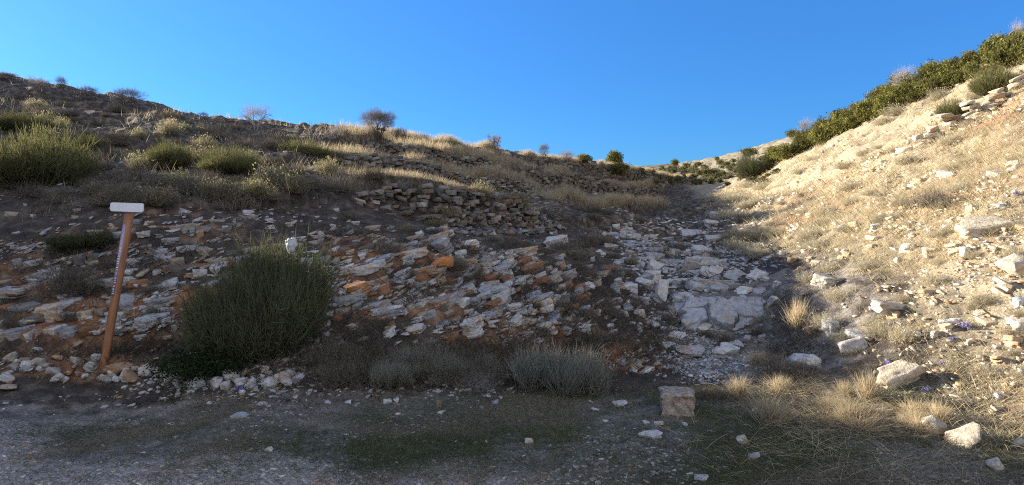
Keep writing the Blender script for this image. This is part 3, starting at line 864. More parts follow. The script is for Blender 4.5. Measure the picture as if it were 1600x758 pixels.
# ------------------------------------------------------------------ layered ledges of bedrock in the road cut and the gully
def y_at(x, z, y0, y1):
    """Where the slope at this x reaches the height z."""
    y = np.linspace(y0, y1, 160); h = H(np.full(160, x), y)
    k = np.argmax(h > z)
    return None if (k == 0) else y[k]
LPROTO = [hull(plate_points(np.random.default_rng(700 + i), 8, 1.0), .05, 2, .13, 90 + i, 1.9) for i in range(14)]
def ledge(x0, z0, length, dip, thick, layers, y0, y1, cols, wts, label, group, out=.05):
    parts, CC = [], []
    for L in range(layers):
        x = x0 + RNG.uniform(-.1, .15) * L; end = x0 + length - RNG.uniform(0, .3) * L
        zz = z0 + L * thick * 1.05; dcur = RNG.normal(0, .02)
        while x < end:
            w = RNG.uniform(.07, .34) * RNG.uniform(.7, 1.2)
            xc = x + w / 2; x += w * RNG.uniform(.90, 1.0)
            z = zz + math.tan(R(dip)) * (xc - x0) + RNG.normal(0, .012)
            y = y_at(xc, z, y0, y1)
            if y is None:
                if parts: break
                continue
            v, t = LPROTO[RNG.integers(len(LPROTO))]
            th = thick * RNG.uniform(.95, 1.35); dp = RNG.uniform(.10, .22)
            Rm = rot_mats(np.array([RNG.normal(0, .25)]), np.array([R(RNG.uniform(0, 9))]), np.array([-R(dip + RNG.normal(0, 4))]))[0]
            q_ = (v * np.array([w / 2 * 1.22, dp, th / 2])) @ Rm.T + np.array([xc, y + dp - out - RNG.uniform(0, .07) + .04 * L, z])
            c = np.array(cols)[RNG.choice(len(cols), p=np.array(wts) / sum(wts))] * RNG.uniform(.8, 1.15)
            parts.append((q_, t, np.tile(c, (len(q_), 1))))
    n_ = len(parts)
    if n_ < 2: return
    lo = np.array([p[0].min(0) for p in parts]); hi = np.array([p[0].max(0) for p in parts])
    own = list(range(n_))
    for i in range(n_):                      # plates that touch belong to one ledge
        for j in range(i):
            if (lo[i] < hi[j]).all() and (lo[j] < hi[i]).all():
                a_, b_ = own[i], own[j]
                own = [b_ if q == a_ else q for q in own]
    for g in set(own):
        sub = [parts[i] for i in range(n_) if own[i] == g]
        V, T, C = join(sub); o0 = V.mean(0)
        o = link('rock_ledge', np_mesh('rock_ledge', V - o0, T, M['rubble'], C), loc=o0); o['kind'] = 'thing'
        tag(o, label, 'rock', group)
for k in range(58):
    x0 = RNG.uniform(-6.2, 1.0); z0 = RNG.uniform(.16, 1.25)
    if -3.0 < x0 < -1.9 and z0 < .8 and RNG.random() < .6: continue
    dip = RNG.uniform(1, 6) if x0 < -2.6 else RNG.uniform(8, 17)
    ledge(x0, z0, RNG.uniform(.5, 1.7), dip, RNG.uniform(.035, .085), RNG.integers(1, 4), 6.0, 10.5, bank_cols + [DARK, (.25,.24,.23)], [3.2, 2.2, 1.8, 1.3, 1.8, 1.4, 1.4], 'broken ledge of layered limestone running across the shaded road cut', 'limestone ledges of the road cut')
for k in range(16):
    z0 = .10 + .055 * k + RNG.uniform(-.02, .02)
    ledge(RNG.uniform(1.2, 2.3) + .02 * k, z0, RNG.uniform(.7, 1.6), RNG.uniform(-5, 4), RNG.uniform(.05, .1), 1, 6.5, 24, [PALE, GREY, (.38,.38,.39)], [3, 2, 2], 'low stepped ledge of bluish limestone crossing the gully', 'limestone ledges of the gully', .1)
for k in range(22):
    x0 = RNG.uniform(3.6, 6.6); z0 = RNG.uniform(.25, 1.6)
    ledge(x0, z0, RNG.uniform(.4, 1.1), RNG.uniform(-2, 10), RNG.uniform(.04, .09), RNG.integers(1, 3), 4.5, 16, [CREAM, (.45,.37,.26), (.42,.30,.19), PALE], [3, 3, 1.5, 1], 'weathered ledge of cream limestone half buried in the sunlit slope', 'limestone ledges of the sunlit slope', .02)

# ------------------------------------------------------------------ the square block of conglomerate on the verge
def mat_block():
    m, nt, out = new_mat('weathered_block')
    tc = nt.nodes.new('ShaderNodeTexCoord'); v = tc.outputs['Object']
    n1 = noise(nt, v, 20, 6, 0.7); n2 = noise(nt, v, 75, 5, 0.7); n3 = noise(nt, v, 11, 3)
    c = ramp(nt, n1, [(0.3, (.13, .09, .065)), (0.45, (.32, .25, .19)), (0.6, (.44, .385, .33)), (0.75, (.56, .52, .47))])
    c = mix(nt, ramp(nt, n3, [(0.54, (0, 0, 0)), (0.66, (.6, .6, .6))]), c, (.36, .21, .15))
    c = mix(nt, ramp(nt, n2, [(0.58, (0, 0, 0)), (0.66, (.8, .8, .8))]), c, (.08, .06, .05))
    finish(nt, out, c, 0.95, bump(nt, n2, .8, .01, bump(nt, n1, .8, .02)), .1)
    return m
P = hit(1062, 652)[0]; f = depth_of(P) / F_PX
rng = np.random.default_rng(5)
pts = []
for sx in (-1, 1):
    for sy in (-1, 1):
        for sz, k in ((-1, .93), (1, 1)):
            pts.append((sx * k * rng.uniform(.95, 1.0), sy * k * rng.uniform(.95, 1.0), sz * rng.uniform(.95, 1)))
v, t = hull(pts, .09, 5, .17, 9, 3.0)
o = link('stone_block', np_mesh('stone_block', v * np.array([26.5, 22, 20]) * f, t, mat_block(), smooth=False))
o.location = (P[0], P[1] + 20 * f, P[2] + 18 * f); o.rotation_euler = (R(2), R(-2), R(-8))
tag(o, 'square reddish grey stone block standing on the grass verge', 'stone block')

# ------------------------------------------------------------------ stone chips, scree and gravel: nobody could count them
def polar_points(N, r0, r1, a0=-42, a1=42):
    a = np.radians(RNG.uniform(a0, a1, N)); r = np.exp(RNG.uniform(math.log(r0), math.log(r1), N))
    x, y = np.sin(a) * r, np.cos(a) * r
    z = H(x, y)
    P = np.stack([x, y, z], -1); Z = zones(x, y, z)
    return P, Z

def chips(name, P, size, cols, slope_pitch=(0, 12), dip=(-10, 20), flat=None, sink=0.1):
    N = len(P)
    Q = P.copy(); Q[:, 2] += size * sink
    me = np_mesh(name, *scatter_rock(Q, size, RNG.uniform(0, 6.28, N), np.radians(RNG.uniform(*slope_pitch, N)), -np.radians(RNG.uniform(*dip, N)), cols, flat)[:2], M['rubble'],
                 None)
    return me

def chips_obj(name, P, size, cols, **kw):
    N = len(P)
    sink = kw.pop('sink', .1); flat = kw.pop('flat', None); sp = kw.pop('pitch', (0, 12)); dp = kw.pop('dip', (-10, 20))
    Q = P.copy(); Q[:, 2] += size * sink
    V, T, C = scatter_rock(Q, size, RNG.uniform(0, 6.28, N), np.radians(RNG.uniform(*sp, N)), -np.radians(RNG.uniform(*dp, N)), cols, flat)
    return tag(link(name, np_mesh(name, V, T, M['rubble'], C)), kind='stuff')

def ln(N, a, b, p=1.0): return a * (b / a) ** (RNG.random(N) ** p)

# chips of the bank
P, Z = polar_points(60000, 6.2, 11)
keep = RNG.random(len(P)) < Z['bank'] * (0.05 + 0.6 * sstep(-.02, .3, fbm(P[:, 0] * .8, P[:, 2] * 3.5 - .5 * P[:, 0] + P[:, 1], 61, 3)))
keep &= ~((blob(Z['px'], Z['py'], 390, 480, 130, 90) > .45) & (RNG.random(len(P)) < .8))
P = P[keep][:9000]; N = len(P)
sz = ln(N, .018, .11, 1.9)
chips_obj('bank_rubble', P, sz, pal(N, bank_cols, [3, 2.2, 2.5, 1.8, 2.4]), pitch=(0, 25), dip=(5, 28), flat=RNG.uniform(.28, .6, N))
# row of small stones along its foot
P, Z = polar_points(26000, 5.6, 7.4)
row = blob(Z['px'] * 0, Z['py'], 0, 588, 1, 26) * sstep(520, 440, Z['px']) + .55 * blob(Z['px'], Z['py'], 740, 590, 70, 22) + .25 * blob(Z['px'], Z['py'], 560, 600, 120, 20)
P = P[RNG.random(len(P)) < row * .7]; N = len(P)
chips_obj('foot_rubble', P, ln(N, .012, .065, 1.4), pal(N, [PALE, GREY, TAN, (.42,.28,.17)], [5, 3, 2, .7]), flat=np.full(N, .6))
# scree fan of the gully
P, Z = polar_points(60000, 5.6, 26, -6, 30)
gm = Z['gully'] * (blob(Z['px'], Z['py'], 1070, 575, 110, 45) + .5 * blob(Z['px'], Z['py'], 1000, 480, 110, 90) + .6 * blob(Z['px'], Z['py'], 1110, 410, 90, 30) + .25 * blob(Z['px'], Z['py'], 1040, 360, 140, 40))
P = P[RNG.random(len(P)) < gm * .75][:9000]; N = len(P)
chips_obj('gully_scree', P, ln(N, .012, .06, 1.5) * np.clip(depth_of(P) / 8, .8, 2.2), pal(N, [PALE, GREY, (.36,.36,.37)], [4, 2, 2]), pitch=(0, 25), flat=np.full(N, .45))
# loose stones of the sunlit slope
P, Z = polar_points(95000, 3.5, 34, 12, 60)
k = Z['right'] * (.10 + .9 * sstep(0, .35, fbm(P[:, 0] * .7, P[:, 1] * .7, 71, 3)))
P = P[RNG.random(len(P)) < k * .75][:28000]; N = len(P)
chips_obj('slope_rubble', P, ln(N, .010, .085, 2.0) * np.clip(depth_of(P) / 8, .6, 2), pal(N, [CREAM, PALE, (.46,.38,.28), (.38,.25,.15)], [3, 1.5, 3, 1.5]), pitch=(-5, 20), dip=(-25, 5), flat=np.full(N, .5))
# stones of the hillside
P, Z = polar_points(40000, 9, 60, -42, 20)
k = (1 - Z['right']) * (Z['bank'] < .3) * (.05 + .8 * sstep(.05, .35, fbm(P[:, 0] * .6, P[:, 1] * .6, 81, 3)))
P = P[RNG.random(len(P)) < k * .28][:4500]; N = len(P)
chips_obj('hillside_rubble', P, ln(N, .02, .09, 1.8) * np.clip(depth_of(P) / 12, .8, 2.2), pal(N, [PALE, GREY, DARK, TAN], [2, 3, 2, 2]), flat=np.full(N, .45))
# gravel of the track and the verge
P, Z = polar_points(130000, 3.2, 6.9)
k = Z['flat'] * (.9 * Z['track'] + .30 * sstep(.0, .4, fbm(P[:, 0] * 1.3, P[:, 1] * 1.3, 91, 3)) + .05)
P = P[RNG.random(len(P)) < k * .8][:48000]; N = len(P)
chips_obj('gravel', P, ln(N, .0045, .034, 2.5), pal(N, [(.43,.385,.335), (.31,.28,.25), (.52,.47,.415), (.37,.30,.24)], None, .2), pitch=(-12, 12), dip=(-12, 12), flat=RNG.uniform(.35, .6, N), sink=.02)

# ------------------------------------------------------------------ dry-stone terrace walls
WPROTO = [hull(plate_points(np.random.default_rng(400 + i), 7, 1.0, 1, 1), .10, 1, .16, 50 + i, 1.7) for i in range(12)]
def dry_wall(Q, hh, label, cols, wts, foot=.5, course=(.04, .085), length=(.15, .46), spill=0):
    s = np.concatenate([[0], np.cumsum(np.linalg.norm(np.diff(Q, axis=0), axis=1))])
    tot = s[-1]
    rows = []
    z = 0.0
    hmax = hh.max() * 1.1 + .1
    Pn, S, Y = [], [], []
    while z < hmax:
        ch = RNG.uniform(*course)
        a = RNG.uniform(-.2, 0)
        while a < tot:
            L = RNG.uniform(*length)
            c = a + L / 2; a += L * RNG.uniform(.92, 1.04)
            if c > tot or c < 0: continue
            h_here = np.interp(c, s, hh) * (1 + .25 * vnoise(np.array([c * .7]), np.array([z * 0 + 3.3]), 77)[0] * 2)
            fade = min(1, c / 1.0 + .15, (tot - c) / 1.2 + .15)
            if z > h_here * fade + .04: continue
            if RNG.random() < .05: continue
            p = np.array([np.interp(c, s, Q[:, 0]), np.interp(c, s, Q[:, 1])])
            i = min(np.searchsorted(s, c), len(Q) - 1); i = max(i, 1)
            d = unit(Q[i] - Q[i - 1]); nrm = np.array([-d[1], d[0]])      # uphill side
            off = -.10 + .16 * z + RNG.normal(0, .035)
            Pn.append((p[0] + nrm[0] * off, p[1] + nrm[1] * off, c, z + ch / 2)); S.append((L / 2, RNG.uniform(.12, .2), ch / 2 * RNG.uniform(.85, 1.1))); Y.append(math.atan2(d[1], d[0]) + RNG.normal(0, .14))
        z += ch * .95
    Pn = np.array(Pn); S = np.array(S); Y = np.array(Y)
    base = H_base(Pn[:, 0], Pn[:, 1]) - foot * np.interp(Pn[:, 2], s, hh) - .05
    C3 = np.stack([Pn[:, 0], Pn[:, 1], base + Pn[:, 3]], -1)
    N = len(C3)
    Rm = rot_mats(Y, RNG.normal(0, .10, N), RNG.normal(0, .14, N))
    if foot == 0:
        ch, sh = np.cos(Y), np.sin(Y)
        sl = np.arctan((H(C3[:, 0] + ch * .5, C3[:, 1] + sh * .5) - H(C3[:, 0] - ch * .5, C3[:, 1] - sh * .5))) * .8
        z0_ = np.zeros(N)
        Rm = rot_mats(Y, z0_, z0_) @ rot_mats(z0_, RNG.normal(0, .10, N), -sl * .8 + RNG.normal(0, .12, N))
    pick = RNG.integers(0, len(WPROTO), N); out = []
    cl_ = pal(N, cols, wts, .16)
    for k in range(len(WPROTO)):
        m = np.where(pick == k)[0]
        v, t = WPROTO[k]
        w = np.einsum('nij,nkj->nki', Rm[m], v[None] * S[m][:, None, :]) + C3[m][:, None, :]
        T = (np.arange(len(m)) * len(v))[:, None, None] + t[None]
        out.append((w.reshape(-1, 3), T.reshape(-1, 3), np.repeat(cl_[m], len(v), 0)))
    V, T, C = join(out)
    o0 = V.mean(0)
    o = link('dry_stone_wall', np_mesh('dry_stone_wall', V - o0, T, M['rubble'], C), loc=o0)
    tag(o, label, 'stone wall', 'dry stone terrace walls', 'thing')
    return o
wcols = [(.15,.14,.125), (.23,.21,.19), (.31,.285,.26), (.20,.155,.12)]
stone_w = [w for w in WL if w[0] == 'stone']
dry_wall(stone_w[0][1], stone_w[0][2], 'tallest dry stone terrace wall, right above the road cut, tumbled at its right end', wcols + [(.30,.19,.12)], [3, 3, 2, 2, .25])
dry_wall(stone_w[1][1], stone_w[1][2], 'middle dry stone terrace wall between two strips of pale grass', wcols, [3, 3, 1.5, 1.5])
riser_w = [w for w in WL if w[0] == 'riser']
rcols = [(.12,.11,.10), (.18,.16,.14), (.24,.21,.18), (.16,.12,.09)]  # dark stones added along soil and scrub risers to give dark bands
for w_, lab in zip(riser_w, ('long dark stone band added along the riser running down towards the head of the gully', 'farthest dark stone band added along the riser under the skyline evergreens', 'short dark stone band added along the riser behind the round bare tree and pinkish bush')):
    dry_wall(w_[1], w_[2], lab, rcols, [3, 3, 1.5, 1.5], course=(.09, .2), length=(.4, 1.1))
dry_wall(stone_w[2][1], stone_w[2][2], 'highest dry stone terrace wall just under the skyline with the round bare tree', wcols, [3, 3, 1.5, 1.5], course=(.055, .11), length=(.22, .62))
# wall on the sunlit slope
pp = np.array([(1385,240),(1425,222),(1460,200),(1500,178),(1545,155),(1600,124),(1650,100)])
WP = hit(pp[:, 0], pp[:, 1] + 22); u_ = np.arange(len(pp)); g_ = ~np.isnan(WP).any(1)
fx_, fy_ = np.polyfit(u_[g_], WP[g_, 0], 1), np.polyfit(u_[g_], WP[g_, 1], 1)
u_ = np.linspace(0, 6.6, 8); WP = np.stack([np.polyval(fx_, u_), np.polyval(fy_, u_), u_ * 0], -1)      # the wall runs straight
Q = WP[:, :2]
s_ = np.concatenate([[0], np.cumsum(np.linalg.norm(np.diff(Q, axis=0), axis=1))]); t_ = np.linspace(0, s_[-1], 30)
Q = np.stack([np.interp(t_, s_, Q[:, 0]), np.interp(t_, s_, Q[:, 1])], 1)
hh = np.interp(t_, s_, [.35, .45, .55, .6, .6, .6, .6, .6])
dry_wall(Q[::-1], hh[::-1], 'crumbling cream dry stone wall running up the sunlit slope', [CREAM, (.46,.39,.29), (.4,.3,.2)], [3, 2, 1], foot=0, course=(.05, .10), length=(.25, .62))
# fallen stones below the lowest wall
P0 = hit(RNG.uniform(690, 880, 420), RNG.uniform(325, 368, 420)); P0 = P0[~np.isnan(P0).any(1)]
N = len(P0)
chips_obj('tumbled_wall_stones', P0, ln(N, .05, .17, 1.2), pal(N, wcols + [(.40,.38,.36)], [3, 3, 2, 2, 1]), pitch=(0, 35), dip=(-25, 30), flat=RNG.uniform(.3, .55, N), sink=.2)

# ------------------------------------------------------------------ the leaning post
def mat_simple(name, col, rough=.6, spec=.3, var=None):
    m, nt, out = new_mat(name)
    tc = nt.nodes.new('ShaderNodeTexCoord')
    if var:
        mp = nt.nodes.new('ShaderNodeMapping'); mp.inputs['Scale'].default_value = var
        nt.links.new(tc.outputs['Object'], mp.inputs['Vector'])
        n1 = noise(nt, mp.outputs[0], 6, 5, .6)
        c = mix(nt, 1.0, col, ramp(nt, n1, [(.3, (.55, .5, .45)), (.55, (1, 1, 1)), (.75, (1.25, 1.2, 1.1))]), 'MULTIPLY')
        finish(nt, out, c, rough, bump(nt, n1, .3, .004), spec)
    else:
        n1 = noise(nt, tc.outputs['Object'], 20, 4, .6)
        c = mix(nt, 1.0, col, ramp(nt, n1, [(.3, (.88, .88, .88)), (.6, (1, 1, 1))]), 'MULTIPLY')
        finish(nt, out, c, rough, None, spec)
    return m
m_wood = mat_simple('varnished_wood', (.36, .165, .08), .38, .45, (9, 9, .7))
m_plate = mat_simple('white_enamel', (.80, .80, .82), .4, .4)
m_strip = mat_simple('printed_strip', (.34, .27, .42), .35, .5)
m_mark = mat_simple('white_print', (.75, .76, .8), .5, .3)
Pb = hit(163, 569)[0]; f = depth_of(Pb) / F_PX
top = np.array([Pb[0] + 47 * f, Pb[1] + .02, Pb[2] + 243 * f])
ax = unit(top - Pb); Lp = np.linalg.norm(top - Pb)
post = empty('sign_post', tuple(Pb)); post.rotation_euler = Vector(ax).to_track_quat('Z', 'Y').to_euler()
tag(post, 'leaning varnished wooden post with a blank white plate on top', 'sign post')
rp = 6.6 * f
V, T, C = tube([(0, 0, -.15), (0, 0, .2), (0, 0, Lp * .5), (0, 0, Lp - .012), (0, 0, Lp)], [rp * .9, rp * .92, rp, rp * 1.04, rp * .93], 20)
nv = len(V); V = np.vstack([V, [[0, 0, Lp]]])
T = np.vstack([T, [(nv - 20 + k, nv - 20 + (k + 1) % 20, nv) for k in range(20)]])
link('post', np_mesh('post', V, T, m_wood, smooth=True), post)
# where "towards the camera" lies in the post's own frame
q = Vector(ax).to_track_quat('Z', 'Y')
def to_local(v): return np.array((q.inverted() @ Vector(v))[:])
front = unit(to_local(CAM * np.array([1, 1, 0]) - Pb * np.array([1, 1, 0])) * np.array([1, 1, 0]))
fa = math.atan2(front[1], front[0])
right_l = np.array(to_local((1, 0, 0))); rs = 1.0
def on_post(ang0, ang1, z0, z1, r_, mat, name, parent, n_=6, rows=1):
    th = np.linspace(ang0, ang1, n_)
    vs = np.array([(math.cos(a) * r_, math.sin(a) * r_, z) for z in (z0, z1) for a in th]); 
    vi = np.array([(math.cos(a) * (r_ - .004), math.sin(a) * (r_ - .004), z) for z in (z0, z1) for a in th])
    V = np.vstack([vs, vi]); t = []
    for k in range(n_ - 1):
        t += [(k, k + 1, n_ + k + 1, n_ + k), (2 * n_ + k, 3 * n_ + k, 3 * n_ + k + 1, 2 * n_ + k + 1), (k, 2 * n_ + k, 2 * n_ + k + 1, k + 1), (n_ + k, n_ + k + 1, 3 * n_ + k + 1, 3 * n_ + k)]
    return V, np.array(t)
left = fa - .75   # the side of the post turned to the left of the picture
tst = np.array([math.cos(left), math.sin(left), 0]); wx = (q @ Vector(tst))[0]
if wx > 0: left = fa + .75
V, T = on_post(left - .38, left + .38, Lp * .44, Lp * .90, rp * 1.03, None, None, None)
strip = link('printed_strip', np_mesh('printed_strip', V, T, m_strip, smooth=False), post)
Vs, Ts, off = [], [], 0
rng = np.random.default_rng(3); z = Lp * .455
while z < Lp * .80:
    hgt = rng.uniform(.010, .024); a0 = left + rng.uniform(-.28, -.08); a1 = left + rng.uniform(.08, .3)
    V, T = on_post(a0, a1, z, z + hgt * .6, rp * 1.06, None, None, None, 3); Vs.append(V); Ts.append(T + off); off += len(V)
    z += hgt + rng.uniform(.002, .02)
link('lettering', np_mesh('lettering', np.vstack(Vs), np.vstack(Ts), m_mark), strip)
# plate: rounded white board with thickness and two screws
pl_w, pl_h, pl_t = 56 * f / 2, 13.5 * f / 2, .008
bm = bmesh.new()
loop = []
for cx, cy, a0 in ((1, 1, 0), (-1, 1, 90), (-1, -1, 180), (1, -1, 270)):
    for a in (0, 30, 60, 90):
        r_ = .019
        loop.append((cx * (pl_w - r_) + r_ * math.cos(R(a0 + a)), cy * (pl_h - r_) + r_ * math.sin(R(a0 + a))))
fr = [bm.verts.new((x, -pl_t, y)) for x, y in loop]; bk = [bm.verts.new((x, pl_t, y)) for x, y in loop]
bm.faces.new(fr); bm.faces.new(bk[::-1])
for k in range(len(loop)): bm.faces.new((fr[k], bk[k], bk[(k + 1) % len(loop)], fr[(k + 1) % len(loop)]))
bmesh.ops.recalc_face_normals(bm, faces=bm.faces[:])
me = bpy.data.meshes.new('sign_plate'); bm.to_mesh(me); bm.free(); me.materials.append(m_plate)
plate = link('sign_plate', me); plate.parent = post
wp = at(198.5, 324, Pb[1] - rp - .012)
Mw = Matrix.LocRotScale(Vector(wp), Euler((R(-3), R(1.5), R(-10))), None)
bpy.context.view_layer.update()
plate.matrix_local = post.matrix_world.inverted() @ Mw

# ------------------------------------------------------------------ grass
def grass(name, P, h, lean, w, cols, tips=None, lev=3, ground=None, mat='straw', wind=(.3, -.1, 0)):
    N = len(P)
    a = RNG.uniform(0, 6.28, N)
    d = unit(np.stack([np.cos(a) * lean, np.sin(a) * lean, np.ones(N)], -1))
    cv = np.stack([np.cos(a), np.sin(a), np.full(N, -.25)], -1) * (RNG.uniform(.1, .5, N) * np.broadcast_to(lean, (N,)) * 2)[:, None] + np.array(wind) * RNG.random((N, 1)) * .4
    V, T, C = ribbons(P - np.array([0, 0, .01]), d, h, cv, w, cols, tips, lev)
    return tag(link(name, np_mesh(name, V, T, M[mat], C)), kind='stuff')

def tufts(P, per, spread):
    """Clump the points: each becomes several blades."""
    Q = np.repeat(P, per, 0); n_ = len(Q)
    Q = Q + np.stack([RNG.normal(0, 1, n_), RNG.normal(0, 1, n_), np.zeros(n_)], -1) * np.repeat(np.broadcast_to(spread, (len(P),)), per)[:, None]
    Q[:, 2] = H(Q[:, 0], Q[:, 1])
    return Q

STRAW = [(.46,.37,.23), (.38,.30,.19), (.52,.45,.31), (.30,.25,.17)]
# short green and grey grass of the verge
P, Z = polar_points(90000, 3.3, 7.2)
k = Z['flat'] * (1 - .93 * Z['track']) * sstep(-5.0, -2.2, P[:, 0]) * (.3 + .95 * sstep(-.22, .2, fbm(P[:, 0] * 1.2, P[:, 1] * 1.2, 50, 3)))
P = P[RNG.random(len(P)) < k]
P = tufts(P, 4, .02); N = len(P)
gw = sstep(-.1, .25, fbm(P[:, 0] * .9, P[:, 1] * .9, 52, 3))[:, None]
cols = gw * pal(N, [(.10,.115,.05), (.13,.135,.07), (.08,.085,.045)]) + (1 - gw) * pal(N, [(.20,.175,.12), (.26,.225,.16), (.13,.12,.08)])
grass('verge_grass', P, RNG.uniform(.015, .075, N), .9, .0036, cols, lev=2, mat='leaf')
# strips of tall dry grass on the terraces
Ps, HS = [], []
for kind, Q, hh, t in WL:
    n_ = int(len(Q) * (120 if kind == 'stone' else 110)); i = RNG.integers(1, len(Q), n_)
    d = unit(Q[i] - Q[i - 1]); nrm = np.stack([-d[:, 1], d[:, 0]], -1)
    hs_ = np.full(n_, .55 if (kind == 'stone' and Q[0, 1] < 13) else 1.0); HS.append(hs_)
    xy = Q[i] + d * RNG.uniform(-.25, .25, (n_, 1)) + nrm * (np.abs(RNG.normal(0, .38, (n_, 1))) + .14)
    Ps.append(xy)
xy = np.vstack(Ps); P = np.stack([xy[:, 0], xy[:, 1], H(xy[:, 0], xy[:, 1])], -1)
kp = (RNG.random(len(P)) < .6 + 1.2 * fbm(P[:, 0] * .8, P[:, 1] * .8, 33, 3)) & (below_wall(P[:, 0], P[:, 1], ('stone', 'riser')) > 1.2)
P = P[kp]; HS = np.repeat(np.concatenate(HS)[kp], 4)
P = tufts(P, 4, .07); N = len(P)
far = np.clip(depth_of(P) / 18, .7, 2.2)
grass('terrace_grass', P, RNG.uniform(.16, .42, N) * HS * np.clip(far, .8, 1.25), .22, .007 * far, pal(N, STRAW), pal(N, [(.66,.54,.35), (.60,.48,.30)]), lev=2)
# dry grass over the hillside and the skyline
P, Z = polar_points(52000, 9.0, 95, -42, 24)
k = (1 - Z['right']) * (Z['bank'] < .35) * (1 - .7 * Z['gully']) * (.10 + .95 * sstep(-.05, .3, fbm(P[:, 0] * .35, P[:, 1] * .35, 34, 4)))
k *= 1 - .6 * sstep(300, 345, Z['py'])
k *= 1 - .82 * sstep(520, 600, Z['px']) * (depth_of(P) < 60)
k *= sstep(1.0, 2.4, below_wall(P[:, 0], P[:, 1])) * (.08 + .92 * sstep(.8, 2.5, below_wall(P[:, 0], P[:, 1], ('riser', 'grass'))))
P = P[RNG.random(len(P)) < k * .5]
P = tufts(P, 4, .08 * np.clip(depth_of(P) / 14, .8, 3)); N = len(P)
far = np.clip(depth_of(P) / 15, .7, 3.5)
grass('dry_grass', P, RNG.uniform(.08, .34, N), .35, .007 * far, pal(N, STRAW + [(.20,.17,.12), (.16,.14,.10)]), lev=2)
# cropped straw of the sunlit slope
P, Z = polar_points(90000, 3.5, 45, 9, 60)
k = Z['right'] * (.2 + .95 * sstep(-.2, .2, fbm(P[:, 0] * .6, P[:, 1] * .6, 35, 4)))
P = P[RNG.random(len(P)) < k * .8]
P = tufts(P, 4, .05 * np.clip(depth_of(P) / 9, .7, 3)); N = len(P)
far = np.clip(depth_of(P) / 9, .7, 3.2)
grass('slope_grass', P, RNG.uniform(.05, .22, N) * np.clip(far, .7, 1.4), .7, .006 * far, pal(N, [(.58,.48,.31), (.50,.42,.27), (.38,.31,.19), (.22,.21,.11)], [3, 3, 2, .6]), lev=2)
# fallen straw at the foot of the sunlit slope
P, Z = polar_points(40000, 3.9, 7.0, 8, 42)
k = blob(Z['px'], Z['py'], 1340, 655, 90, 24) + .8 * blob(Z['px'], Z['py'], 1240, 575, 70, 50) + .12 * blob(Z['px'], Z['py'], 1450, 730, 200, 35) + .08 * blob(Z['px'], Z['py'], 1230, 700, 120, 40)
P = P[RNG.random(len(P)) < k * .35]; P = tufts(P, 4, .05); N = len(P)
grass('fallen_straw', P, RNG.uniform(.05, .22, N), 1.1, .0026, pal(N, STRAW + [(.22,.17,.11)]), lev=3, wind=(.6, -.5, 0))
# dark litter and low scrub under the bank
P, Z = polar_points(60000, 5.8, 9.8, -42, 24)
k = blob(Z['px'], Z['py'], 640, 565, 230, 32) + .7 * blob(Z['px'], Z['py'], 1235, 520, 32, 70) + .4 * blob(Z['px'], Z['py'], 1010, 520, 50, 40) + .55 * blob(Z['px'], Z['py'], 130, 410, 90, 60) + .4 * blob(Z['px'], Z['py'], 870, 450, 120, 70) + .35 * blob(Z['px'], Z['py'], 200, 545, 250, 20) + .5 * Z['bank'] * sstep(.12, .3, fbm(P[:, 0], P[:, 1] * 2, 36, 3))
P = P[RNG.random(len(P)) < k * .55]; P = tufts(P, 4, .05); N = len(P)
grass('dead_stalks', P, RNG.uniform(.06, .26, N), .8, .0055, pal(N, [(.10,.08,.06), (.15,.12,.09), (.07,.065,.045), (.19,.16,.12)]), lev=2)

# ------------------------------------------------------------------ bushes: shapes
def dome_dirs(n_, up=.25, rng=RNG):
    d = unit(rng.normal(size=(n_, 3))); d[:, 2] = np.abs(d[:, 2]) + up
    return unit(d)

def broom_mesh(name, seed, n_, cols, tips, width=.012, arch=.15, mat='leaf', up=.35, sub=5, heads=1):
    """Fine green stems spraying from the base and branching into finer ones. Unit size: radius 1, height 1."""
    rng = np.random.default_rng(seed)
    d = dome_dirs(n_, up, rng)
    lump = .72 + .5 * np.abs(fbm(d[:, 0] * 2.2 + seed, d[:, 1] * 2.2 + d[:, 2], seed, 3))
    L = rng.uniform(.55, 1.0, n_) * lump
    base = np.stack([rng.normal(0, .16, n_), rng.normal(0, .16, n_), np.zeros(n_)], -1)
    if heads > 1:
        hc = rng.normal(0, .42, (heads, 2)); hl = rng.uniform(.45, .9, heads); hk = rng.integers(0, heads, n_)
        base[:, :2] = hc[hk] + rng.normal(0, .09, (n_, 2)); L = L * (.55 + .45 * hl[hk]) * (1.05 - .30 * np.linalg.norm(hc[hk], axis=1)).clip(.4, 1.1) * rng.uniform(.62, 1.05, n_)
    cv = np.stack([d[:, 0] * arch, d[:, 1] * arch, np.full(n_, -arch * .4)], -1)
    c = np.array(cols)[rng.integers(0, len(cols), n_)] * (1 + rng.normal(0, .15, (n_, 1))).clip(.5, 1.5); tc = np.array(tips)[rng.integers(0, len(tips), n_)]
    A_ = ribbons(base, d, L, cv, width, c, tc, 3, rng)
    # side shoots
    i = np.repeat(np.arange(n_), sub); s = rng.uniform(.35, .95, len(i))
    p = base[i] + d[i] * (L[i] * s)[:, None] + cv[i] * (L[i] * s * s)[:, None]
    d2 = unit(d[i] + rng.normal(0, .45, (len(i), 3)) + np.array([0, 0, .25]))
    B_ = ribbons(p, d2, rng.uniform(.12, .32, len(i)), np.zeros((len(i), 3)), width * .75, c[i], tc[i], 2, rng)
    V, T, C = join([A_, B_])
    k = np.percentile(np.hypot(V[:, 0], V[:, 1]), 98.5); V = V / np.array([k, k, np.percentile(V[:, 2], 99.9)])
    return np_mesh(name, V, T, M[mat], C)

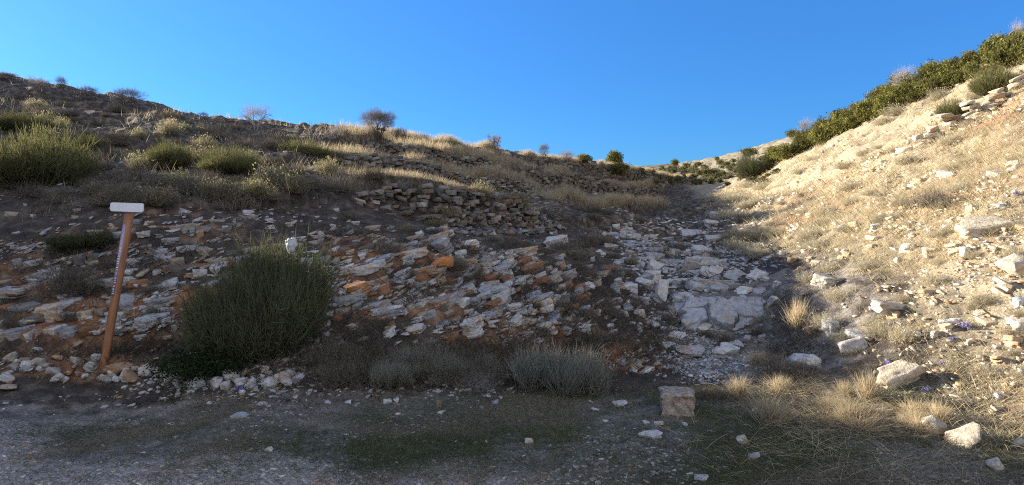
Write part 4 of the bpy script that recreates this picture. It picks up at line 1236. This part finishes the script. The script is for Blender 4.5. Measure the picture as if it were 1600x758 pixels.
def mound_mesh(name, seed, n_, cols, tips, width=.009, mat='leaf'):
    """A broad uneven mound of fine shoots rising from many low stems. Unit size."""
    rng = np.random.default_rng(seed)
    a = rng.uniform(0, 6.28, n_); rr_ = np.sqrt(rng.random(n_)) * .55
    base = np.stack([np.cos(a) * rr_, np.sin(a) * rr_, np.zeros(n_)], -1)
    prof = np.sqrt(np.clip(1 - (rr_ / .72) ** 2, .08, 1)) * (.85 + .75 * fbm(base[:, 0] * 2.6 + seed, base[:, 1] * 2.6, seed, 3)).clip(.5, 1.2)
    d = unit(np.stack([base[:, 0] * 1.5 + rng.normal(0, .26, n_), base[:, 1] * 1.5 + rng.normal(0, .26, n_), np.full(n_, .85)], -1))
    L = prof * rng.uniform(.55, 1.02, n_)
    cv = np.stack([rng.normal(0, .1, n_), rng.normal(0, .1, n_), np.full(n_, -.05)], -1)
    c = np.array(cols)[rng.integers(0, len(cols), n_)] * (1 + rng.normal(0, .18, (n_, 1))).clip(.5, 1.5); tc = np.array(tips)[rng.integers(0, len(tips), n_)]
    parts = [ribbons(base, d, L, cv, width * 1.3, c, tc, 3, rng)]
    i = np.repeat(np.arange(n_), 8); s = rng.uniform(.3, .97, len(i))
    p = base[i] + d[i] * (L[i] * s)[:, None] + cv[i] * (L[i] * s * s)[:, None]
    d2 = unit(d[i] * .9 + rng.normal(0, .5, (len(i), 3)) + np.array([0, 0, .2]))
    parts.append(ribbons(p, d2, rng.uniform(.06, .20, len(i)), np.zeros((len(i), 3)), width, c[i], tc[i], 2, rng))
    m = n_ // 8; b2 = base[:m]                # dead grey twigs low down
    dd = unit(np.stack([rng.normal(0, 1, m), rng.normal(0, 1, m), rng.uniform(.05, .6, m)], -1))
    parts.append(ribbons(b2, dd, rng.uniform(.2, .5, m), np.zeros((m, 3)), width * 1.6, np.tile([.13, .11, .09], (m, 1)), None, 3, rng))
    V, T, C = join(parts)
    V[:, 2] /= np.percentile(V[:, 2], 99.9)
    return np_mesh(name, V, T, M[mat], C)

def twig_mesh(name, seed, n_, cols, tips, width=.014, mat='twig', up=.15, heads=0, headcol=(.4,.36,.2)):
    """Low tangled dry shrub, optionally with seed heads."""
    rng = np.random.default_rng(seed)
    d = dome_dirs(n_, up, rng); L = rng.uniform(.45, 1.0, n_)
    base = np.stack([rng.normal(0, .3, n_), rng.normal(0, .3, n_), np.zeros(n_)], -1)
    c = np.array(cols)[rng.integers(0, len(cols), n_)] * (1 + rng.normal(0, .18, (n_, 1))).clip(.5, 1.5); tc = np.array(tips)[rng.integers(0, len(tips), n_)]
    parts = [ribbons(base, d, L * .8, rng.normal(0, .2, (n_, 3)), width, c, tc, 3, rng)]
    i = np.repeat(np.arange(n_), 6); s = rng.uniform(.3, .95, len(i))
    p = base[i] + d[i] * (L[i] * .8 * s)[:, None]
    d2 = unit(d[i] * .6 + rng.normal(0, .7, (len(i), 3)))
    parts.append(ribbons(p, d2, rng.uniform(.08, .25, len(i)), np.zeros((len(i), 3)), width * .7, c[i], tc[i], 2, rng))
    if heads:
        j = rng.integers(0, n_, heads)
        p = base[j] + d[j] * (L[j] * .82)[:, None] + rng.normal(0, .05, (heads, 3))
        parts.append(ribbons(p, unit(rng.normal(size=(heads, 3)) + np.array([0, 0, .6])), .09, np.zeros((heads, 3)), .05, np.tile(np.array(headcol), (heads, 1)), None, 2, rng))
    V, T, C = join(parts)
    V[:, 2] = np.maximum(V[:, 2], -.02)
    return np_mesh(name, V, T, M[mat], C)

def leaf_cloud(seed, n_clumps, per, leaf, cols, rx=1, rz=.5, z0=.5, flat_bottom=True):
    """Leaves in clumps spread through an uneven crown; centre at z0, half height rz."""
    rng = np.random.default_rng(seed)
    d = unit(rng.normal(size=(n_clumps, 3)))
    rr = rng.uniform(.35, 1.0, n_clumps) ** .6 * (.72 + .85 * fbm(d[:, 0] * 1.9 + seed, d[:, 1] * 1.9 + d[:, 2] * 1.5, seed, 3))
    rr = np.minimum(rr, .98)
    c = d * rr[:, None] * np.array([rx, rx, rz])
    cs = rng.uniform(.06, .13, n_clumps)
    ctone = rng.uniform(.45, 1.45, n_clumps)
    i = np.repeat(np.arange(n_clumps), per)
    p = c[i] + rng.normal(size=(len(i), 3)) * cs[i][:, None] * np.array([1, 1, .75]) + np.array([0, 0, z0])
    up = unit(rng.normal(size=(len(i), 3)) + d[i] * .8 + np.array([0, 0, .4]))
    a = unit(np.cross(up, rng.normal(size=(len(i), 3)))); b = np.cross(up, a)
    l = leaf * rng.uniform(.6, 1.3, len(i))[:, None]
    V = np.stack([p - a * l, p + b * l * .45, p + a * l, p - b * l * .45], 1)
    t = np.array([(0, 1, 2), (0, 2, 3)])
    T = (np.arange(len(i)) * 4)[:, None, None] + t
    col = np.array(cols)[rng.integers(0, len(cols), len(i))] * ctone[i][:, None] * (1 + rng.normal(0, .12, (len(i), 1))).clip(.6, 1.4)
    return V.reshape(-1, 3), T.reshape(-1, 3), np.repeat(col, 4, 0)

def branch_tree(seed, levels=4, col=(.11,.09,.08), tipcol=(.24,.19,.17), trunk_h=.22, spread=.75, kids=(3, 5), stems=3):
    """Bare branching crown, unit size: radius about 1, height about 1; returns trunk arrays and crown arrays."""
    rng = np.random.default_rng(seed)
    trunk, limbs, tw_b, tw_d, tw_l, tw_w = [], [], [], [], [], []
    def grow(p, d, L, r, lv):
        n_ = 5; pts = [p]; q_ = p.copy(); dd = d.copy()
        for k in range(n_ - 1):
            dd = unit(dd + rng.normal(0, .16, 3) + np.array([0, 0, .03])); q_ = q_ + dd * L / (n_ - 1); pts.append(q_.copy())
        rad = np.linspace(r, r * .55, n_)
        (trunk if lv == 0 else limbs).append(tube(pts, rad, 6 if lv < 2 else 3, col if lv < 2 else tuple(.6 * np.array(col) + .4 * np.array(tipcol))))
        if lv >= levels - 1:
            m = 14
            s = rng.uniform(0, n_ - 1.01, m); i0 = s.astype(int); fr_ = (s - i0)[:, None]; P_ = np.array(pts)
            pb = P_[i0] * (1 - fr_) + P_[i0 + 1] * fr_
            tw_b.append(pb); tw_d.append(unit(dd + rng.normal(0, .6, (m, 3)))); tw_l.append(rng.uniform(.08, .24, m))
            return
        for k in range(rng.integers(*kids) + (1 if lv else 0)):
            s = rng.uniform(.45, 1.0) if lv else rng.uniform(.55, 1.0)
            j = min(int(s * (n_ - 1)), n_ - 2); fr2 = s * (n_ - 1) - j
            b = pts[j] * (1 - fr2) + pts[j + 1] * fr2
            nd_ = unit(dd + rng.normal(0, spread, 3) + np.array([0, 0, .05]))
            grow(b, nd_, L * rng.uniform(.62, .85), r * .55, lv + 1)
    for k in range(stems):
        a = rng.uniform(0, 6.28)
        grow(np.array([math.cos(a) * .05, math.sin(a) * .05, -.05]), unit(np.array([math.cos(a) * .45, math.sin(a) * .45, 1.0])), trunk_h + .15, .035, 0)
    b = np.vstack(tw_b); N = len(b)
    tw = ribbons(b, np.vstack(tw_d), np.concatenate(tw_l), rng.normal(0, .1, (N, 3)), .0055, np.tile(np.array(col), (N, 1)) * 1.5, np.tile(np.array(tipcol), (N, 1)), 2, rng)
    tr = join(trunk); cr = join(limbs + [tw])
    # normalise
    allv = np.vstack([tr[0], cr[0]])
    rad_ = np.percentile(np.hypot(allv[:, 0], allv[:, 1]), 98); ht = np.percentile(allv[:, 2], 99.3)
    k = np.array([1 / rad_, 1 / rad_, 1 / ht])
    return (tr[0] * k, tr[1], tr[2]), (cr[0] * k, cr[1], cr[2])

def dome_tree(seed, n_tw=2600, col=(.13,.11,.10), tip=(.30,.24,.22), zc=.56, rz=.44, base_w=.07, lean=0.0, rlo=.35, width=.0055):
    """Bare crown of very many fine twigs on a few crooked limbs; unit size."""
    rng = np.random.default_rng(seed); limbs = []; trunk = []
    for k in range(5):
        a = k * 1.257 + rng.uniform(-.4, .4); e = np.array([math.cos(a) * .3, math.sin(a) * .3, .34])
        trunk.append(tube([(math.cos(a) * base_w, math.sin(a) * base_w, -.06), tuple(e * .45 + np.array([0, 0, .02])), tuple(e)], [.03, .024, .018], 6, col))
        for j in range(6):
            d = unit(rng.normal(size=3) + np.array([math.cos(a), math.sin(a), .5])); q_ = np.array([0, 0, zc]) + d * np.array([.85, .85, rz * .9]) * rng.uniform(.6, 1)
            m_ = (e + q_) / 2 + rng.normal(0, .06, 3)
            limbs.append(tube([tuple(e * .9), tuple(m_), tuple(q_)], [.014, .009, .004], 4, col))
    d = unit(rng.normal(size=(n_tw, 3))); d[:, 2] = np.where(d[:, 2] < -.35, -d[:, 2], d[:, 2])
    lump = .80 + .45 * fbm(d[:, 0] * 2.5 + seed, d[:, 1] * 2.5 + d[:, 2] * 2, seed, 3)
    rr_ = rng.uniform(rlo, .92, n_tw) * lump
    p = d * rr_[:, None] * np.array([1, 1, rz]) + np.array([0, 0, zc])
    dd = unit(d * .8 + rng.normal(0, .45, (n_tw, 3)) + np.array([0, 0, .15]))
    c = np.tile(np.array(col), (n_tw, 1)) * rng.uniform(.8, 1.6, (n_tw, 1))
    t1 = ribbons(p, dd, rng.uniform(.12, .26, n_tw), rng.normal(0, .15, (n_tw, 3)), width, c, np.tile(np.array(tip), (n_tw, 1)), 2, rng)
    i = rng.integers(0, n_tw, n_tw * 2); p2 = p[i] + dd[i] * rng.uniform(.03, .16, (len(i), 1))
    t2 = ribbons(p2, unit(dd[i] + rng.normal(0, .6, (len(i), 3))), rng.uniform(.05, .13, len(i)), np.zeros((len(i), 3)), width * .75, c[i], np.tile(np.array(tip), (len(i), 1)), 2, rng)
    return join(trunk), join(limbs + [t1, t2])

def place(o, px, py, w, h, lift=0.0, yaw=None, P=None):
    if P is None: P = hit(px, py)[0]
    if np.isnan(P).any(): return False
    f = depth_of(P) / F_PX
    o.location = (P[0], P[1], P[2] - .02 + lift); o.scale = (w * f / 2, w * f / 2, h * f)
    o.rotation_euler = (0, 0, RNG.uniform(0, 6.28) if yaw is None else yaw)
    return True

# ------------------------------------------------------------------ bushes: the ones that stand out
GREEN_D = [(.05,.062,.03), (.075,.085,.042), (.055,.05,.032), (.09,.075,.05)]
GREEN_T = [(.12,.14,.065), (.15,.165,.08), (.13,.115,.07)]
YEL_T = [(.24,.235,.085), (.18,.18,.07), (.30,.275,.12)]
m_dark = mound_mesh('broom_bush', 501, 2600, GREEN_D, GREEN_T)
m_yel = [mound_mesh('broom_bush', 510 + i, 1500, [(.055,.06,.03), (.08,.082,.038), (.07,.06,.04)], YEL_T, .010) for i in range(3)]
m_greyup = broom_mesh('sage_bush', 521, 1500, [(.17,.175,.13), (.21,.20,.15), (.14,.14,.10)], [(.32,.31,.25), (.38,.35,.27)], .011, .1, 'straw', .8, 5, 9)
m_pale = twig_mesh('pale_shrub', 531, 500, [(.22,.205,.19), (.28,.26,.24)], [(.36,.34,.31)], .010)
m_dry = [twig_mesh('dry_shrub', 540 + i, 330, [(.12,.10,.08), (.17,.14,.11), (.09,.08,.06)], [(.24,.20,.16), (.18,.16,.12)], .015) for i in range(4)]
m_heads = [twig_mesh('flowering_shrub', 550 + i, 300, [(.15,.13,.09), (.20,.17,.11), (.12,.115,.07)], [(.34,.29,.19), (.28,.26,.15)], .015, 'straw', .5, 240, c) for i, c in enumerate([(.32,.28,.14), (.26,.24,.12), (.32,.26,.16)])]
m_cream = [twig_mesh('straw_shrub', 560 + i, 330, [(.36,.30,.21), (.42,.35,.25), (.28,.25,.16)], [(.54,.47,.35), (.48,.42,.29)], .014, 'straw', .25, 120, (.50,.46,.32)) for i in range(3)]
def leafy(name, seed, ncl, per, leaf, cols, **kw):
    V, T, C = leaf_cloud(seed, ncl, per, leaf, cols, **kw); return np_mesh(name, V, T, M['leaf'], C)
m_leafy = leafy('leafy_plant', 571, 260, 22, .035, [(.035,.06,.022), (.05,.075,.03), (.025,.04,.016), (.05,.05,.028)], rz=.5, z0=.45)
EVG = [(.15,.148,.042), (.20,.192,.056), (.26,.235,.075), (.085,.088,.03)]
OLIVE = [(.14,.135,.045), (.19,.17,.06), (.10,.105,.035)]

def bush(name, me, px, py, w, h, label, cat='bush', group=None, yaw=None):
    o = link(name, me)
    if not place(o, px, py, w, h, yaw=yaw):
        bpy.data.objects.remove(o); return None
    return tag(o, label, cat, group)

big = bush('broom_bush', m_dark, 405, 530, 255, 158, 'large dark green wiry bush growing on the road cut right of the leaning post')
big.scale.y *= .7
def drape(o):
    """Let the foot of a wide bush follow the slope it grows on."""
    o.data = o.data.copy(); n_ = len(o.data.vertices); v = np.empty(n_ * 3, np.float32); o.data.vertices.foreach_get('co', v); v = v.reshape(-1, 3)
    a = o.rotation_euler.z; x = v[:, 0] * o.scale.x; y = v[:, 1] * o.scale.y
    wx = o.location.x + math.cos(a) * x - math.sin(a) * y; wy = o.location.y + math.sin(a) * x + math.cos(a) * y
    dz = (H(wx, wy) - o.location.z) / o.scale.z
    v[:, 2] += dz * np.clip(1.15 - np.maximum(v[:, 2], 0) * .8, .25, 1.0) - .02
    o.data.vertices.foreach_set('co', v.ravel()); o.data.update()
big.rotation_euler.z = 0
drape(big)
bush('leafy_plant', m_leafy, 318, 590, 170, 58, 'low leafy bright green plants spreading in front of the large dark bush', 'plant')
bush('sage_bush', m_greyup, 885, 606, 170, 78, 'grey green bush of upright stems at the foot of the bank beside the gully')
bush('pale_shrub', m_pale, 745, 604, 78, 42, 'small pale grey twiggy shrub left of the grey green upright bush')
bush('broom_bush', m_yel[0], 58, 292, 185, 105, 'largest yellow tipped broom bush at the left edge of the hillside')
bush('broom_bush', m_yel[1], 40, 205, 100, 32, 'yellow tipped broom bush directly above the largest one')
bush('broom_bush', m_yel[2], 355, 268, 105, 46, 'wide sunlit broom bush below the middle of the left skyline')
bush('broom_bush', m_yel[1], 262, 262, 80, 46, 'rounded broom bush among tall seed heads left of the wide sunlit one')
bush('broom_bush', m_yel[0], 142, 236, 60, 30, 'small broom bush right of the largest yellow tipped one')
bush('broom_bush', m_yel[2], 480, 245, 90, 30, 'low olive broom bush left of the highest terrace wall')
bush('dry_shrub', m_dry[0], 118, 458, 125, 85, 'big dark leafless shrub on the bank left of the leaning post')
bush('broom_bush', m_dark, 130, 385, 110, 30, 'low dark green shrub lying over the bank top left of the post')
bush('dry_shrub', m_dry[1], 655, 452, 34, 24, 'small dark round shrub growing out of the middle of the road cut')
bush('broom_bush', m_dark, 1178, 278, 62, 42, 'dark green bush at the right side of the valley head')
bush('broom_bush', m_yel[0], 1490, 186, 60, 34, 'yellow green broom bush above the crumbling wall on the sunlit slope')
bush('broom_bush', m_yel[1], 1560, 146, 90, 44, 'wide yellow green broom bush under the evergreen hedge near the right edge')
bush('dry_shrub', m_dry[2], 1460, 322, 70, 50, 'dark tangled shrub in the middle of the sunlit slope')
bush('dry_shrub', m_dry[3], 1120, 622, 95, 36, 'low dark brown shrub right behind the square stone block')
bush('dry_shrub', m_dry[2], 1225, 590, 120, 62, 'tall dry brown weeds at the shaded foot of the sunlit slope')
# bright straw tufts
m_tuft = np_mesh('grass_tuft', *[x for x in (lambda a: (a[0], a[1]))(ribbons(np.stack([RNG.normal(0, .13, 520), RNG.normal(0, .13, 520), np.zeros(520)], -1), unit(np.stack([RNG.normal(0, .42, 520), RNG.normal(0, .42, 520), np.ones(520)], -1)), RNG.uniform(.4, 1.05, 520), np.stack([RNG.normal(0, .2, 520), RNG.normal(0, .2, 520), np.zeros(520)], -1), .018, np.tile([.1, .1, .1], (520, 1))))], M['straw'])
def tuft_mesh(seed, n_=520):
    rng = np.random.default_rng(seed)
    b = np.stack([rng.normal(0, .13, n_), rng.normal(0, .13, n_), np.zeros(n_)], -1)
    V, T, C = ribbons(b, unit(np.stack([rng.normal(0, .5, n_), rng.normal(0, .5, n_), np.ones(n_)], -1)), rng.uniform(.4, 1.05, n_),
                      np.stack([rng.normal(0, .25, n_), rng.normal(0, .25, n_), np.full(n_, -.06)], -1), .020,
                      np.array(STRAW)[rng.integers(0, 4, n_)], np.array([(.62,.50,.32)] * n_), 3, rng)
    return np_mesh('grass_tuft', V, T, M['straw'], C)
bpy.data.meshes.remove(m_tuft)
T1, T2 = tuft_mesh(1), tuft_mesh(2)
bush('grass_tuft', T1, 1203, 662, 100, 62, 'bright straw tuft catching the sun right of the square stone block', 'grass tuft')
bush('grass_tuft', T2, 1245, 512, 60, 60, 'tall straw tuft at the shade line right of the bedrock faces', 'grass tuft')
bush('grass_tuft', T2, 686, 640, 12, 28, 'thin straw tuft standing alone on the verge', 'grass tuft')
bush('grass_tuft', T1, 1340, 672, 120, 44, 'flattened straw tuft at the foot of the sunlit slope', 'grass tuft')

for k in range(16):
    x = RNG.uniform(1150, 1470); y = RNG.uniform(615, 690) if x > 1230 else RNG.uniform(560, 665)
    w = RNG.uniform(36, 80)
    bush('grass_tuft', (T1, T2)[k % 2], x, y, w, w * RNG.uniform(.5, .9), 'golden tuft of dry grass among fallen straw at the foot of the sunlit slope', 'grass tuft', 'golden tufts at the foot of the sunlit slope')
# dark dry shrubs along the foot of the bank
for k in range(26):
    x = RNG.uniform(470, 790); w = RNG.uniform(45, 95)
    bush('dry_shrub', m_dry[k % 4], x, RNG.uniform(560, 597), w, w * RNG.uniform(.45, .75), 'dark brown leafless shrub in the thicket along the foot of the road cut', 'shrub', 'shrubs along the foot of the road cut')
for k in range(9):
    x = RNG.uniform(500, 800); w = RNG.uniform(38, 75)
    bush('sage_bush', m_greyup, x, RNG.uniform(575, 602), w, w * RNG.uniform(.45, .8), 'dull green tuft among the dark shrubs along the foot of the road cut', 'bush', 'dull green tufts along the foot of the road cut')
# scrub of the hillside
def skyline_y(x): return np.interp(x, [0, 150, 250, 350, 450, 540, 590, 680, 780, 870, 960, 1050, 1130, 1200], [125, 156, 173, 191, 204, 211, 217, 231, 244, 251, 263, 258, 250, 240])
L_SC = 'low grey brown dry shrub in the scrub of the terraced hillside'
L_SH = 'dry shrub with yellowish seed heads standing on the terraced hillside'
cnt = 0
for k in range(270):
    x = RNG.uniform(0, 1090); y0 = skyline_y(x) + 4; y1 = np.interp(x, [0, 300, 560, 700, 850, 1000, 1090], [322, 322, 345, 372, 395, 425, 380])
    y = y0 + (y1 - y0) * RNG.random() ** .8
    if 600 < x < 860 and np.interp(x, [600, 860], [300, 335]) < y < np.interp(x, [600, 860], [338, 368]) and RNG.random() < .75: continue
    P = hit(x, y)[0]
    if np.isnan(P).any(): continue
    bw = below_wall(P[None, 0], P[None, 1])[0]
    if bw < 1.6 and RNG.random() < .8: continue
    if 520 < x < 900 and y < 305 and RNG.random() < .55: continue
    size = RNG.uniform(.28, .66) * (1.12 if x < 560 and y < 320 else .85)
    f = depth_of(P) / F_PX
    hd = RNG.random() < (.22 if x < 700 else .12)
    o = link('flowering_shrub' if hd else 'dry_shrub', m_heads[k % 3] if hd else m_dry[k % 4])
    o.location = (P[0], P[1], P[2] - .02); o.scale = (size / 2 * 1.2, size / 2 * 1.2, size * (RNG.uniform(.65, 1.0) if hd else RNG.uniform(.4, .7))); o.rotation_euler = (0, 0, RNG.uniform(0, 6.28))
    tag(o, L_SH if hd else L_SC, 'shrub', 'seed head shrubs of the hillside' if hd else 'dry shrubs of the hillside')
for k in range(44):
    x = RNG.uniform(20, 940); y = RNG.uniform(385, 530)
    if 280 < x < 520: continue
    w = RNG.uniform(22, 58)
    bush('dry_shrub', m_dry[k % 4], x, y, w, w * RNG.uniform(.45, .8), 'dark twiggy shrub rooted in a crevice of the shaded road cut', 'shrub', 'shrubs in the crevices of the road cut')
# scrub in the gully
for k in range(34):
    x = RNG.uniform(860, 1200); y = RNG.uniform(385, 545) if x > 1000 else RNG.uniform(400, 520)
    w = RNG.uniform(22, 48)
    bush('dry_shrub', m_dry[k % 4], x, y, w, w * .55, 'small dark shrub rooted between the blocks of the shaded gully', 'shrub', 'shrubs of the gully')
# scrub of the sunlit slope
for k in range(120):
    x = RNG.uniform(1130, 1600); y = RNG.uniform(np.interp(x, [1130, 1215, 1300, 1400, 1600], [300, 262, 225, 172, 110]), np.interp(x, [1130, 1230, 1300, 1600], [385, 430, 560, 600]))
    w = RNG.uniform(26, 58) * np.interp(y, [120, 600], [.8, 1.3])
    bush('straw_shrub', m_cream[k % 3], x, y, w, w * RNG.uniform(.35, .6), 'cream dry shrub among the stones of the sunlit slope', 'shrub', 'cream shrubs of the sunlit slope')
# shrubs of the far valley head
m_far = [leafy('olive_shrub', 580 + i, 60, 16, .10, [(.16,.15,.07), (.20,.18,.09), (.12,.115,.05)], rz=.5, z0=.45) for i in range(3)]
for k in range(110):
    x = RNG.uniform(985, 1215); y = RNG.uniform(skyline_y(x) + 5, 290)
    w = RNG.uniform(9, 22)
    bush('olive_shrub', m_far[k % 3], x, y, w, w * .55, 'small olive shrub on the far sunlit valley head', 'shrub', 'olive shrubs of the valley head')

# ------------------------------------------------------------------ trees of the skyline
BT = [dome_tree(600, 2600), dome_tree(601, 1500, zc=.5, rz=.5), dome_tree(602, 1100, zc=.55)]
BT_M = [(np_mesh('trunk', *t[:2], M['twig'], t[2]), np_mesh('crown', *c[:2], M['twig'], c[2])) for t, c in BT]
PT = [dome_tree(620, 700, (.30,.27,.26), (.48,.42,.41), .5, .5, rlo=.1, width=.006), branch_tree(621, 4, (.22,.19,.18), (.46,.37,.35), .25, .6, (2, 4), 4)]
PT_M = [(np_mesh('trunk', *t[:2], M['twig'], t[2]), np_mesh('crown', *c[:2], M['twig'], c[2])) for t, c in PT]
def trunk_only(seed):
    rng = np.random.default_rng(seed); parts = []
    for k in range(4):
        a = rng.uniform(0, 6.28); e = np.array([math.cos(a) * .5, math.sin(a) * .5, .75])
        parts.append(tube([(0, 0, -.05), tuple(e * .3 + np.array([0, 0, .05])), tuple(e * .65), tuple(e)], [.06, .045, .03, .012], 6, (.09,.075,.06)))
    return join(parts)
EV_M = []
for i in range(5):
    V, T, C = leaf_cloud(640 + i, 150, 30, .055, EVG if i < 3 else OLIVE, rz=.52, z0=.42)
    V[:, 2] = np.maximum(V[:, 2], RNG.uniform(-.02, .1, len(V)))
    tr = trunk_only(660 + i)
    EV_M.append((np_mesh('trunk', tr[0], tr[1], M['twig'], tr[2]), np_mesh('crown', V, T, M['leaf'], C)))
def tree(name, pair, px, py, w, h, label, cat='tree', group=None):
    r = empty(name)
    if not place(r, px, py, w, h): bpy.data.objects.remove(r); return
    link('trunk', pair[0], r); link('crown', pair[1], r)
    tag(r, label, cat, group)
tree('bare_tree', BT_M[0], 592, 219, 70, 50, 'round bare grey tree standing highest on the middle of the skyline')
tree('bare_tree', BT_M[1], 624, 223, 36, 26, 'low bare tree touching the right side of the round grey one')
tree('bare_tree', PT_M[0], 663, 228, 34, 24, 'pinkish bare bush alone between the round grey tree and the first evergreen')
tree('bare_tree', PT_M[1], 775, 243, 34, 34, 'pale pinkish bare tree right of the first small evergreen on the skyline')
tree('bare_tree', BT_M[2], 850, 252, 24, 30, 'thin bare tree over the grassy terraces left of the pale shrub clump')
tree('bare_tree', PT_M[0], 885, 254, 40, 22, 'pale leafless shrub clump left of the dark evergreens on the skyline')
tree('bare_tree', PT_M[0], 400, 202, 68, 44, 'pale spreading bare shrub alone on the left skyline')
tree('bare_tree', BT_M[1], 200, 167, 66, 32, 'wide dark bare shrub on the left skyline above the stony gap')
tree('bare_tree', BT_M[2], 138, 156, 44, 24, 'grey bare shrub left of the wide dark one on the left skyline')
tree('bare_tree', PT_M[0], 62, 140, 46, 22, 'faint bare shrub nearest the upper left corner of the hillside')
tree('bare_tree', BT_M[2], 96, 148, 24, 32, 'narrow upright bare sapling on the left skyline')
tree('bare_tree', BT_M[0], 10, 128, 40, 16, 'dark bare shrub cut by the left edge of the picture on the skyline')
tree('bare_tree', PT_M[0], 524, 212, 28, 15, 'small pale bare shrub left of the round grey tree')
tree('bare_tree', BT_M[2], 318, 187, 22, 14, 'tiny dark bare shrub between the wide and the pale spreading ones')
tree('evergreen_tree', EV_M[0], 714, 238, 36, 17, 'first small evergreen bush on the skyline right of the round grey tree')
tree('bare_tree', BT_M[0], 697, 236, 22, 18, 'dark bare bush touching the first small evergreen')
tree('evergreen_tree', EV_M[1], 912, 254, 30, 16, 'low evergreen left of the taller dark one on the skyline')
tree('evergreen_tree', EV_M[2], 960, 262, 38, 32, 'tall dark evergreen on the skyline near the valley head')
tree('evergreen_tree', EV_M[3], 962, 272, 52, 20, 'olive green bush in front of the tall dark evergreen')
tree('evergreen_tree', EV_M[0], 1054, 259, 15, 12, 'small round dark evergreen on the far skyline over the valley head')
tree('evergreen_tree', EV_M[1], 1170, 245, 28, 17, 'round dark evergreen on the far slope left of the hedge')
tree('evergreen_tree', EV_M[2], 1120, 251, 10, 8, 'tiny dark evergreen on the far skyline left of the round one')
tree('evergreen_tree', EV_M[0], 1238, 214, 26, 13, 'flat dark evergreen on the far ridge behind the lower end of the hedge')
# the hedge of the right ridge
ht = lambda x: np.interp(x, [1215, 1300, 1345, 1400, 1450, 1500, 1560, 1620], [240, 185, 160, 126, 106, 82, 57, 44])
hb = lambda x: np.interp(x, [1215, 1300, 1400, 1450, 1500, 1620], [256, 217, 168, 152, 130, 90])
k = 0
x = 1208
while x < 1640:
    for q_ in range(3):
        xx = x + RNG.uniform(-8, 8); yb = hb(xx) - q_ * (hb(xx) - ht(xx)) * .26 + RNG.uniform(-2, 4)
        w = RNG.uniform(30, 66); h = RNG.uniform(.42, .85) * w
        if RNG.random() < .12: continue
        h = min(h, max(12, yb - ht(xx) + 3)) + RNG.uniform(0, 9)
        olive = q_ == 0 and xx > 1430
        tree('evergreen_bush', EV_M[(3 + k % 2) if olive or RNG.random() < .25 else k % 3], xx, yb, w, h, 'dense evergreen bush in the long hedge climbing the right ridge', 'bush', 'evergreen bushes of the ridge hedge')
        k += 1
    x += 21
for px, py, w, h, lab in ((1258, 222, 44, 42, 'pinkish bare shrub behind the lower end of the hedge'), (1412, 152, 60, 54, 'pinkish bare shrub standing behind the middle of the hedge'), (1590, 84, 34, 58, 'faint bare tree in the upper right corner above the hedge')):
    tree('bare_tree', PT_M[0], px, py, w, h, lab)

# ------------------------------------------------------------------ small things
# crumpled white bag caught in the big dark bush
rng = np.random.default_rng(8)
bm = bmesh.new(); bmesh.ops.create_icosphere(bm, subdivisions=4, radius=1)
V, T = bm_arrays(bm); bm.free()
dn = 1 + .6 * fbm(V[:, 0] * 1.8 + V[:, 2], V[:, 1] * 1.8, 12, 4)
V = V * dn[:, None]; V += .25 * np.stack([fbm(V[:, 1] * 4, V[:, 2] * 4, 13, 3)] * 3, -1)
Pk = hit(402, 535)[0]; yk = Pk[1] - .18
wp = at(455, 383, yk); f = depth_of(wp) / F_PX
m_bag = mat_simple('white_film', (.46, .46, .45), .55, .4)
o = link('plastic_bag', np_mesh('plastic_bag', V * np.array([8, 6, 12]) * f, T, m_bag), loc=wp)
tag(o, 'crumpled whitish bag caught in the top of the large dark green bush', 'bag')
# clumps of small violet flowers
def flower_mesh(seed):
    rng = np.random.default_rng(seed); n_ = 26
    b = np.stack([rng.normal(0, .35, n_), rng.normal(0, .35, n_), np.zeros(n_)], -1); d = unit(np.stack([rng.normal(0, .25, n_), rng.normal(0, .25, n_), np.ones(n_)], -1)); L = rng.uniform(.5, 1, n_)
    st = ribbons(b, d, L, np.zeros((n_, 3)), .03, np.tile([.06, .08, .03], (n_, 1)), None, 2, rng)
    i = np.repeat(np.arange(n_), 6); p = b[i] + d[i] * L[i][:, None]
    pe = ribbons(p, unit(rng.normal(size=(len(i), 3)) + np.array([0, 0, .3])), .26, np.zeros((len(i), 3)), .16, np.tile([.27, .23, .46], (len(i), 1)) * rng.uniform(.8, 1.2, (len(i), 1)), None, 2, rng)
    return np_mesh('stem', *st[:2], M['leaf'], st[2]), np_mesh('petals', *pe[:2], M['leaf'], pe[2])
FM = [flower_mesh(1), flower_mesh(2)]
for k, (px, py, w, h, lab) in enumerate([(1388, 574, 22, 14, 'violet flowers left of the big tilted boulder'), (1508, 515, 22, 14, 'violet flowers below the long cream slab on the slope'),
        (1488, 532, 14, 10, 'small violet flowers just left of the other slope flowers'), (1472, 572, 14, 11, 'violet flowers at the dark end of the big tilted boulder'),
        (1448, 612, 14, 11, 'violet flowers below the big tilted boulder'), (372, 612, 22, 12, 'violet flowers in the stone row at the foot of the bank'), (1590, 306, 16, 10, 'violet flowers high up near the right edge')]):
    r = empty('flower_clump')
    if place(r, px, py, w, h):
        link('stems', FM[k % 2][0], r); link('petals', FM[k % 2][1], r); tag(r, lab, 'flowers')
